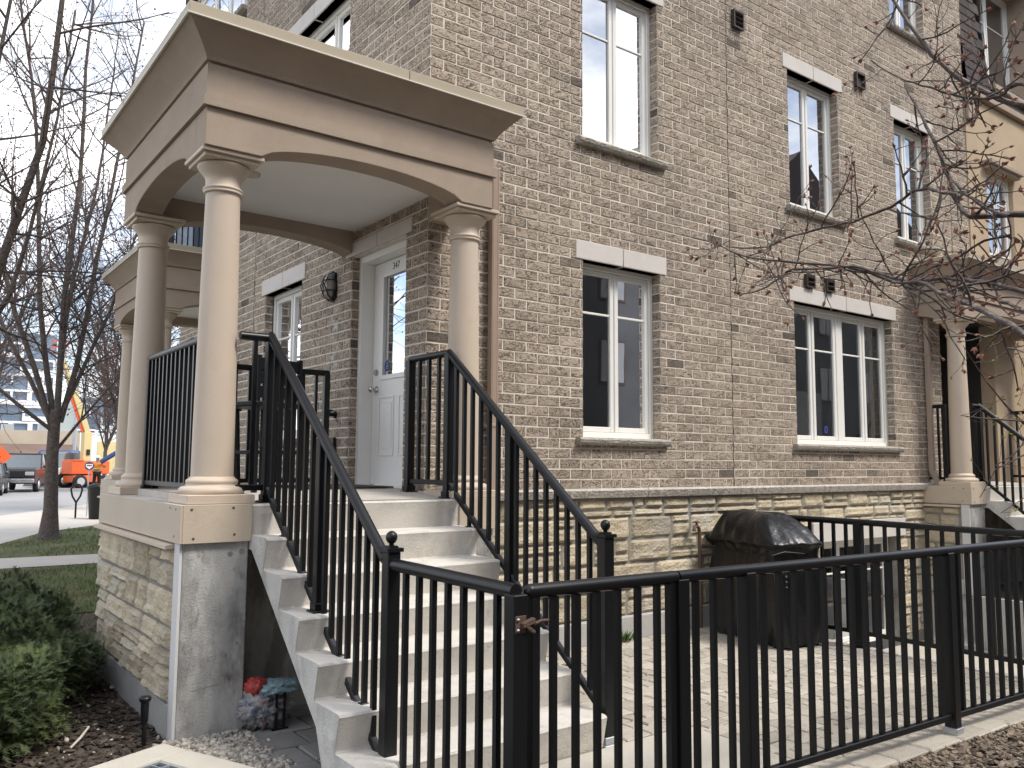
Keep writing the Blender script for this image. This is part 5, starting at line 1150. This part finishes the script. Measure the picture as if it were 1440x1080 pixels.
def condo(label, x0, x1, y, H_, fl, seed, white=.75):
    rng = random.Random(seed); t = thing('apartment_tower', label, 'tower', ((x0+x1)/2, y, 0))
    m = MB(); m.box(x0, x1, y, y+25, 0, H_); m.build('glass_wall', M['blue_glass'], t)
    m = MB(); n = int(H_/fl)
    for k in range(n):
        z = k*fl; x = x0
        while x < x1-1:
            w_ = rng.choice((3.2, 4.6, 6.0)); b_ = min(x+w_, x1)
            if rng.random() < white:
                d_ = .35+.25*rng.random()
                m.box(x, b_, y-d_, y-.01, z+fl-.4, z+fl); m.box(x, x+.4, y-d_, y-.01, z+.1, z+fl-.401); m.box(b_-.4, b_, y-d_, y-.01, z+.1, z+fl-.401)
                if rng.random() < .6: m.box(x+.4, b_-.4, y-d_+.03, y-.02, z+.1, z+1.0)
                if w_ > 4 and rng.random() < .6: m.box((x+b_)/2-.2, (x+b_)/2+.2, y-d_+.03, y-.02, z+1.0, z+fl-.401)
            x += w_+(.9 if rng.random() < .3 else 0)
    m.build('white_frame', M['white_far'], t)
    return t
xa, ya = bear(5.0, 185); xb, yb = bear(8.6, 185)
condo('white framed apartment tower with blue glass, left of the street tree trunk', xa-14, xb-1.5, ya, 26, 3.0, 3)
xa, ya = bear(9.3, 230); xb, yb = bear(13.0, 230)
condo('blue glass apartment block with pale grids, behind the orange lift', xa, xb+12, ya, 17, 3.1, 5, .5)
x, y = bear(7.45, 1500); tw_ = thing('tower', 'slender pale concrete tower far off behind the street tree', 'tower', (x, y, 0))
m = MB(); m.lathe([(22, 0), (15, 60), (11, 150), (9, 262)], (x, y, 0), 12); m.build('shaft', M['white_far'], tw_)
m = MB(); m.lathe([(9, 255), (20, 265), (21, 275), (12, 283)], (x, y, 0), 20); m.build('pod', M['white_far'], tw_)
m = MB(); m.lathe([(7, 283), (5, 330), (3, 335), (1, 400)], (x, y, 0), 10); m.build('mast', M['white_far'], tw_)
# ---------------------------------------------------------------- trees and shrubs
def perp(d, rng):
    v = Vector((rng.gauss(0, 1), rng.gauss(0, 1), rng.gauss(0, 1))); v = v-d*v.dot(d)
    return v.normalized() if v.length > 1e-6 else d.orthogonal().normalized()
class Tree:
    def __init__(s, rng, P): s.rng = rng; s.P = P; s.thick = MB(); s.thin = MB(); s.tips = []
    def poly(s, p, d, L, r, lvl):
        P = s.P; rng = s.rng; n = max(3, min(9, int(L/P['seg'][lvl])+2)); pts = [Vector(p)]; d = Vector(d).normalized()
        for i in range(n-1):
            d = (d+perp(d, rng)*P['wander'][lvl]+Vector((0, 0, P['up'][lvl]))).normalized(); pts.append(pts[-1]+d*L/(n-1))
        rad = [r*(1-(1-P['taper'][lvl])*i/(n-1)) for i in range(n)]
        s.run(pts, rad, lvl)
    def run(s, pts, rad, lvl):
        P = s.P; rng = s.rng; pts = [Vector(p) for p in pts]
        thick = rad[0] > P['split']
        (s.thick if thick else s.thin).tube(pts, rad, 10 if rad[0] > .05 else (6 if rad[0] > .012 else 3), cap=False)
        L = sum((b-a).length for a, b in zip(pts[:-1], pts[1:]))
        s.tips.append((pts[-1], (pts[-1]-pts[-2]).normalized(), lvl))
        if lvl+1 >= len(P['n']): return
        cnt = P['n'][lvl]*L; k = int(cnt)+(1 if rng.random() < cnt-int(cnt) else 0)
        for _ in range(k):
            t = rng.uniform(P['t0'][lvl], 1.0); f_ = t*(len(pts)-1); i = min(int(f_), len(pts)-2); q = pts[i].lerp(pts[i+1], f_-i); d = (pts[i+1]-pts[i]).normalized()
            a = R(rng.uniform(*P['ang'][lvl])); nd = d*math.cos(a)+perp(d, rng)*math.sin(a)
            if 'bias' in P: nd = (nd+Vector(P['bias'])*.3).normalized()
            l_ = P['len'][lvl]*rng.uniform(.45, 1.15)*(1.15-.6*t); r = min(rad[i]*.75, max(P['rmin'], P['rr'][lvl]*rng.uniform(.8, 1.2)))
            s.poly(q, nd, l_, r, lvl+1)
def buds(b, tips, rng, s0, s1, prob, per=(1, 3), spread=.5, lv=None):
    for p, d, lvl in tips:
        if lv and lvl < lv: continue
        if rng.random() > prob: continue
        for _ in range(rng.randint(*per)):
            dd = (d+perp(d, rng)*spread*rng.random()).normalized(); L = rng.uniform(s0, s1); w_ = L*.28; u = perp(dd, rng); v = dd.cross(u)
            a = b.V(p-dd*L*.1); e = b.V(p+dd*L); k = [b.V(p+dd*L*.4+(u*math.cos(t)+v*math.sin(t))*w_) for t in (0, 2.09, 4.19)]
            for i in range(3): b.F((a, k[(i+1) % 3], k[i])); b.F((e, k[i], k[(i+1) % 3]))
def bare_tree(label, base, limbs, P, seed, group, budp=.85, bud=(.035, .07), cat='tree', r0=.24, fork=2.5, mats=('bark', 'twig', 'bud_dark'), name='bare_tree'):
    rng = random.Random(seed); t = thing(name, label, cat, base, group); T = Tree(rng, P); bx, by, bz = base
    pts = [(bx, by, bz-.1), (bx+.01, by, bz+.12), (bx+.02, by+.01, bz+.6), (bx-.01, by, bz+fork*.7), (bx, by, bz+fork+.25)]
    T.thick.tube(pts, [r0*2.1, r0*1.5, r0*1.08, r0*.95, r0*.85], 16, cap=False)
    for l in limbs:
        if isinstance(l, dict): T.run(l['pts'], l['rad'], 0)
        else: p, d, L, r = l; T.poly((bx+p[0], by+p[1], bz+p[2]), d, L, r, 0)
    T.thick.build('trunk', M[mats[0]], t, fix=False); cr = T.thin.build('crown', M[mats[1]], t, fix=False)
    b = MB(); buds(b, T.tips, rng, bud[0], bud[1], budp, lv=2); b.build('buds', M[mats[2]], cr, fix=False)
    return t
PS = dict(seg=[.9, .5, .3, .2], wander=[.07, .13, .2, .25], up=[.05, .05, .03, .0], taper=[.3, .3, .35, .5], n=[3.0, 4.6, 5.5], t0=[.12, .1, .1], ang=[(25, 65), (30, 70), (30, 75)], len=[2.9, 1.2, .5], rr=[.018, .0075, .0044], rmin=.0034, split=.016)
bx, by = -.55, 13.8
fz = 2.35
bare_tree('bare multi-stemmed street tree on the lawn verge beyond the corner porch', (bx, by, 0), [
    ((-.05, .0, fz-.1), (-.28, .05, 1), 9.5, .058), ((.0, .05, fz), (-.10, .1, 1), 10, .062), ((.03, -.05, fz+.1), (.06, -.05, 1), 10, .066), ((.1, .0, fz), (.30, .02, 1), 9.5, .06),
    ((.05, .1, fz+.05), (.10, .3, 1), 9, .06), ((-.08, -.05, fz-.15), (-.9, -.2, .55), 4.5, .042), ((.08, .05, fz-.55), (.55, .1, .8), 2.6, .034), ((-.06, .1, fz), (-.55, .3, 1), 8, .05), ((.08, -.05, fz+.1), (.5, .2, 1), 6.5, .045)],
    PS, 5, 'bare street trees', r0=.125, fork=fz)
PB = dict(seg=[1.2, .7, .5, .4], wander=[.1, .16, .22, .25], up=[.05, .04, .02, 0], taper=[.3, .35, .4, .5], n=[3, 3.4, 3], t0=[.1, .1, .1], ang=[(25, 65), (30, 65), (30, 70)], len=[2.8, 1.4, .75], rr=[.024, .012, .008], rmin=.0065, split=.03)
def vase(rng, n, L, spread): return [((rng.gauss(0, .06), rng.gauss(0, .06), 2.0+rng.uniform(-.2, .3)), (math.cos(a)*spread*rng.uniform(.4, 1.1), math.sin(a)*spread*rng.uniform(.4, 1.1), 1), L*rng.uniform(.8, 1.1), .055) for a in [6.28*(i+rng.random()*.6)/n for i in range(n)]]
for i, (dg, D, L, lab) in enumerate(((12.0, 30, 7.5, 'purple-twigged bare tree right behind the back left porch column'), (11.0, 62, 8.5, 'purple-twigged bare tree rising behind the orange lift'), (4.0, 38, 9.0, 'purple-twigged bare tree at the far left edge, beyond the parked cars'), (12.6, 48, 8, 'purple-twigged bare tree farther off, seen between the porch columns'))):
    rng = random.Random(40+i); x = -3.341+math.sin(R(dg))*D; y = -5.611+math.cos(R(dg))*D
    bare_tree(lab, (x, y, 0), vase(rng, 7, L, .42), PB, 50+i, 'bare street trees', budp=.55, bud=(.06, .12), r0=.13, fork=2.0, mats=('bark', 'twig', 'bud_dark'))
# nearer street tree whose trunk stands left of the view; its limbs cross the sky
PN = dict(seg=[.6, .4, .25, .18], wander=[.05, .10, .17, .25], up=[.02, .015, .02, .0], taper=[.3, .3, .35, .5], n=[3.2, 4.6, 6], t0=[.12, .1, .1], ang=[(40, 80), (30, 70), (30, 70)], len=[2.4, .95, .4], rr=[.016, .0062, .0034], rmin=.0026, split=.015, bias=(.6, -.25, 0))
NT1 = [(-2.404, 7.742, .2), (-2.443, 7.553, 1.073), (-2.47, 7.4, 2.6), (-2.315, 7.131, 3.848), (-2.226, 7.021, 4.219), (-2.111, 6.87, 4.775), (-1.907, 6.609, 5.701), (-1.852, 6.459, 6.626), (-1.809, 6.296, 7.736), (-1.7, 6.2, 9)]
NT2 = [(-2.46, 7.45, 2.3), (-2.3, 7.7, 3.3), (-2.035, 8.0, 3.9), (-1.85, 7.9, 4.8), (-1.6, 7.8, 6.5), (-1.45, 7.8, 8.2)]
NT3 = [(-2.46, 7.4, 2.6), (-2.6, 7.5, 4.0), (-2.5, 7.3, 6), (-2.3, 7.0, 8)]
bare_tree('nearer bare street tree whose trunk stands just left of view, limbs crossing the sky', (-2.40, 7.75, 0), [
    dict(pts=NT1[2:], rad=[.062, .058, .054, .05, .043, .037, .03, .024]), dict(pts=NT2, rad=[.05, .042, .036, .03, .022, .014]), dict(pts=NT3, rad=[.05, .04, .03, .02])], PN, 9, 'bare street trees', r0=.13, fork=2.4, bud=(.022, .042), budp=.9)

# budding tree at the right: trunk outside the view, branches reach across the facade
BR = [
  [(0.266, -3.669, 3.74, 0.0072), (0.27, -3.812, 3.441, 0.0091), (0.254, -3.952, 3.237, 0.0108), (0.233, -4.095, 3.095, 0.0123), (0.205, -4.236, 2.987, 0.0136), (0.233, -4.419, 2.869, 0.0149)] ,
  [(-0.057, -3.751, 3.287, 0.003), (-0.021, -3.849, 3.185, 0.0037), (-0.004, -3.938, 3.12, 0.0044), (0.001, -4.018, 3.066, 0.005), (0.029, -4.117, 3.011, 0.0056), (0.021, -4.19, 2.982, 0.0061), (-0.007, -4.252, 2.975, 0.0067), (-0.053, -4.302, 2.977, 0.0072), (-0.09, -4.354, 2.945, 0.0077), (-0.017, -4.486, 2.893, 0.0081)] ,
  [(0.358, -3.686, 3.298, 0.0059), (0.356, -3.739, 3.173, 0.0072), (0.351, -3.79, 3.042, 0.0084), (0.362, -3.846, 2.862, 0.0096), (0.348, -3.891, 2.74, 0.0107), (0.308, -3.922, 2.67, 0.0118), (0.291, -3.973, 2.614, 0.0128), (0.324, -4.066, 2.602, 0.0139), (0.355, -4.157, 2.592, 0.0148), (0.504, -4.333, 2.551, 0.0158)] ,
  [(0.23, -3.909, 2.816, 0.0067), (0.193, -3.966, 2.732, 0.0071), (0.178, -4.039, 2.645, 0.0076), (0.17, -4.118, 2.575, 0.008), (0.144, -4.188, 2.539, 0.0084)] ,
  [(0.124, -2.815, 2.696, 0.0037), (0.146, -2.906, 2.671, 0.0042), (0.2, -3.024, 2.665, 0.0047), (0.189, -3.095, 2.676, 0.0052), (0.228, -3.206, 2.702, 0.0056), (0.26, -3.309, 2.713, 0.006), (0.312, -3.427, 2.72, 0.0065), (0.305, -3.501, 2.732, 0.0069), (0.334, -3.604, 2.753, 0.0072), (0.339, -3.691, 2.796, 0.0076), (0.339, -3.77, 2.799, 0.008), (0.309, -3.822, 2.764, 0.0083), (0.32, -3.904, 2.731, 0.0086)] ,
  [(0.036, -2.964, 2.399, 0.0035), (0.046, -3.081, 2.411, 0.0042), (0.046, -3.192, 2.448, 0.0048), (0.022, -3.285, 2.472, 0.0053), (0.061, -3.419, 2.456, 0.0059), (0.094, -3.55, 2.447, 0.0064), (0.118, -3.669, 2.393, 0.0068), (0.13, -3.779, 2.344, 0.0073)] ,
  [(-0.118, -2.763, 2.725, 0.0029), (-0.071, -2.898, 2.664, 0.0037), (-0.069, -3.0, 2.605, 0.0044), (-0.041, -3.121, 2.549, 0.0051), (-0.019, -3.241, 2.515, 0.0057), (0.099, -3.432, 2.476, 0.0063), (0.108, -3.542, 2.447, 0.0069), (0.184, -3.696, 2.36, 0.0075)] ,
  [(0.184, -3.696, 2.36, 0.0062), (0.13, -3.779, 2.344, 0.0069), (0.08, -3.866, 2.332, 0.0076), (0.051, -3.968, 2.316, 0.0082), (0.043, -4.084, 2.286, 0.0088), (0.018, -4.185, 2.246, 0.0093), (-0.008, -4.286, 2.202, 0.0097), (0.05, -4.446, 2.137, 0.0101)] ,
  [(-0.019, -3.791, 2.322, 0.0065), (-0.058, -3.857, 2.3, 0.0076), (-0.08, -3.936, 2.289, 0.0086), (-0.09, -4.02, 2.229, 0.0096), (-0.127, -4.085, 2.192, 0.0105), (-0.162, -4.152, 2.156, 0.0113), (-0.184, -4.228, 2.11, 0.0121), (-0.217, -4.295, 2.067, 0.0129), (-0.238, -4.37, 2.006, 0.0135), (-0.143, -4.521, 1.858, 0.0142)] ,
  [(0.279, -3.644, 2.381, 0.0051), (0.247, -3.725, 2.341, 0.0058), (0.237, -3.824, 2.315, 0.0063), (0.253, -3.944, 2.299, 0.0069), (0.221, -4.026, 2.267, 0.0074), (0.208, -4.12, 2.216, 0.0079), (0.155, -4.185, 2.177, 0.0084), (0.09, -4.243, 2.147, 0.0088), (0.169, -4.4, 2.046, 0.0092)] ,
  [(0.095, -3.75, 2.317, 0.003), (0.113, -3.788, 2.344, 0.0036), (0.174, -3.86, 2.395, 0.0042), (0.243, -3.937, 2.436, 0.0048), (0.256, -3.97, 2.462, 0.0054), (0.296, -4.026, 2.5, 0.0059), (0.36, -4.097, 2.519, 0.0065)] ,
]
rng = random.Random(17)
bt = thing('budding_tree', 'tree with red buds whose grey branches reach in from the right', 'tree', (.78, -4.75, 0))
PR = dict(seg=[.1, .06, .04, .03], wander=[.12, .22, .3, .3], up=[.01, .04, .03, 0], taper=[.5, .5, .6, .6], n=[11, 14, 17], t0=[.02, .12, .2], ang=[(35, 80), (35, 80), (35, 80)], len=[.40, .14, .05], rr=[.0056, .0038, .0029], rmin=.0023, split=.0052)
T = Tree(rng, PR)
T.thick.tube([(.80, -4.80, -.1), (.80, -4.80, .12), (.79, -4.78, .9), (.74, -4.70, 1.6), (.62, -4.56, 2.2), (.5, -4.33, 2.55)], [.085, .06, .05, .045, .035, .0085], 12, cap=False)
for link in ([(.72, -4.68, 1.65), (.3, -4.62, 1.75), (-.143, -4.521, 1.858)], [(.70, -4.64, 1.85), (.4, -4.56, 1.95), (.169, -4.4, 2.046)], [(.68, -4.62, 1.95), (.35, -4.55, 2.05), (.05, -4.446, 2.137)], [(.60, -4.52, 2.3), (.4, -4.47, 2.65), (.233, -4.419, 2.869)], [(.60, -4.52, 2.3), (.3, -4.55, 2.65), (-.017, -4.486, 2.893)]):
    T.thick.tube(link, [.02, .012, .006], 8, cap=False)
for pl in BR:
    pts = [Vector(p[:3]) for p in pl]; rad = [max(.0021, p[3]*.5*2.1) for p in pl]
    fine, fr_ = [], []
    for i in range(len(pts)-1):
        for k in range(3):
            t = k/3; p0, p1, p2, p3 = pts[max(i-1, 0)], pts[i], pts[i+1], pts[min(i+2, len(pts)-1)]
            q = .5*((2*p1)+(p2-p0)*t+(2*p0-5*p1+4*p2-p3)*t*t+(3*p1-p0-3*p2+p3)*t*t*t)
            fine.append(q+Vector((rng.gauss(0, .0022), rng.gauss(0, .0022), rng.gauss(0, .0022)))); fr_.append((rad[i]*(1-t)+rad[i+1]*t)*rng.uniform(.92, 1.14))
    fine.append(pts[-1]); fr_.append(rad[-1])
    T.run(fine, fr_, 0)
T.thick.build('trunk', M['twig_near'], bt, fix=False); cr = T.thin.build('crown', M['twig_near'], bt, fix=False)
b = MB(); buds(b, T.tips, rng, .013, .030, .85, (2, 5), .9, 1); b.build('buds', M['bud'], cr, fix=False)
# young shrub behind it with yellow-green leaves
GB = [[(1.152, -3.52, 2.189), (1.257, -3.577, 2.007), (1.361, -3.638, 1.864), (1.431, -3.681, 1.787), (1.684, -3.841, 1.548), (1.75, -3.9, 0)], [(1.062, -3.534, 1.819), (1.144, -3.594, 1.805), (1.322, -3.725, 1.792), (1.684, -3.841, 1.548)], [(1.271, -3.515, 1.397), (1.327, -3.575, 1.545), (1.442, -3.669, 1.62), (1.684, -3.841, 1.4)], [(1.114, -3.668, 1.564), (1.182, -3.725, 1.617), (1.272, -3.81, 1.759), (1.6, -3.85, 1.7)], [(1.173, -3.649, 2.088), (1.242, -3.709, 2.16), (1.385, -3.82, 2.198), (1.684, -3.841, 1.7)], [(1.38, -3.65, 2.28), (1.44, -3.72, 2.0), (1.6, -3.84, 1.6)], [(1.30, -3.6, 1.32), (1.42, -3.7, 1.42), (1.68, -3.85, 1.2)]]
ys = thing('young_shrub', 'young shrub with small yellow-green leaves at the right edge, outside the long fence', 'shrub', (1.75, -3.9, 0))
PG = dict(seg=[.1, .05, .04], wander=[.1, .2, .2], up=[0, .03, .03], taper=[.5, .6, .6], n=[9, 9], t0=[0, .2], ang=[(30, 70), (30, 70)], len=[.16, .06], rr=[.002, .0016], rmin=.0013, split=.01)
rng = random.Random(3); T = Tree(rng, PG)
for pl in GB: T.run(pl, [.0022+.0022*i for i in range(len(pl))], 0)
T.thin.v += []; st = T.thin.build('stem', M['twig_near'], ys, fix=False)
b = MB()
for p, d, lvl in T.tips:
    for _ in range(rng.randint(2, 5)):
        dd = (d+perp(d, rng)*rng.uniform(.3, 1.2)).normalized(); L = rng.uniform(.012, .030); u = perp(dd, rng)*L*.24; nn = dd.cross(u).normalized()*L*.12
        b.F([b.V(p), b.V(p+dd*L*.55+u+nn), b.V(p+dd*L), b.V(p+dd*L*.55-u+nn)])
b.build('leaves', M['leaf_young'], ys, fix=False)

# yew shrubs along the side wall
def yew(label, cx, cy, rx_, ry_, h, n, seed):
    rng = random.Random(seed); t = thing('yew_shrub', label, 'shrub', (cx, cy, 0), 'low yew shrubs by the stone pier'); b = MB(); core = MB()
    core.blob((cx, cy, h*.34), rx_*.78, ry_*.78, h*.44, 22, 14, 0, .35, 2.4); core.build('dark_core', M['yew_dark'], t)  # dark blob fills the inside of the shrub behind the needles
    for i in range(n):
        a = rng.uniform(0, 6.283); zz = rng.random()**.8; s_ = math.sqrt(max(0, 1-zz*zz)); k = .86+.42*nz3(math.cos(a)*s_*2.2+seed, math.sin(a)*s_*2.2, zz*2.2)+rng.gauss(0, .05); k *= rng.choice((1, 1, 1, .86))
        p = Vector((cx+rx_*s_*math.cos(a)*k, cy+ry_*s_*math.sin(a)*k, .05+h*(zz*k)*.95)); o = Vector((math.cos(a)*s_/rx_, math.sin(a)*s_/ry_, zz/h*.8)).normalized()
        d = (o*.55+Vector((0, 0, .12))+perp(o, rng)*.85).normalized(); L = rng.uniform(.045, .10); sdv = d.cross(Vector((0, 0, 1)))
        sdv = sdv.normalized() if sdv.length > .05 else Vector((1, 0, 0)); upn = sdv.cross(d)
        for j in range(7):
            q = p+d*L*j/7
            for sg_ in (-1, 1):
                nd = (d*.75+sdv*sg_*.75+upn*rng.uniform(-.2, .35)).normalized(); l_ = rng.uniform(.02, .036); w_ = d*.0042
                b.F([b.V(q-w_), b.V(q+w_), b.V(q+nd*l_)])
    b.build('foliage', M['yew'], t, fix=False)
yew('low dark yew shrub nearest the viewer, at the lower left corner', -2.98, .02, .66, .62, .50, 5600, 2)
yew('dark yew shrub leaning against the middle of the stone side wall', -2.56, 1.15, .56, .76, .54, 4400, 3)
yew('dark yew shrub farthest back along the stone wall, next to the lawn', -2.46, 2.55, .54, .76, .54, 3400, 4)
yew('dark yew shrub at the left edge behind the nearest one', -3.3, 1.25, .6, .7, .52, 3200, 6)
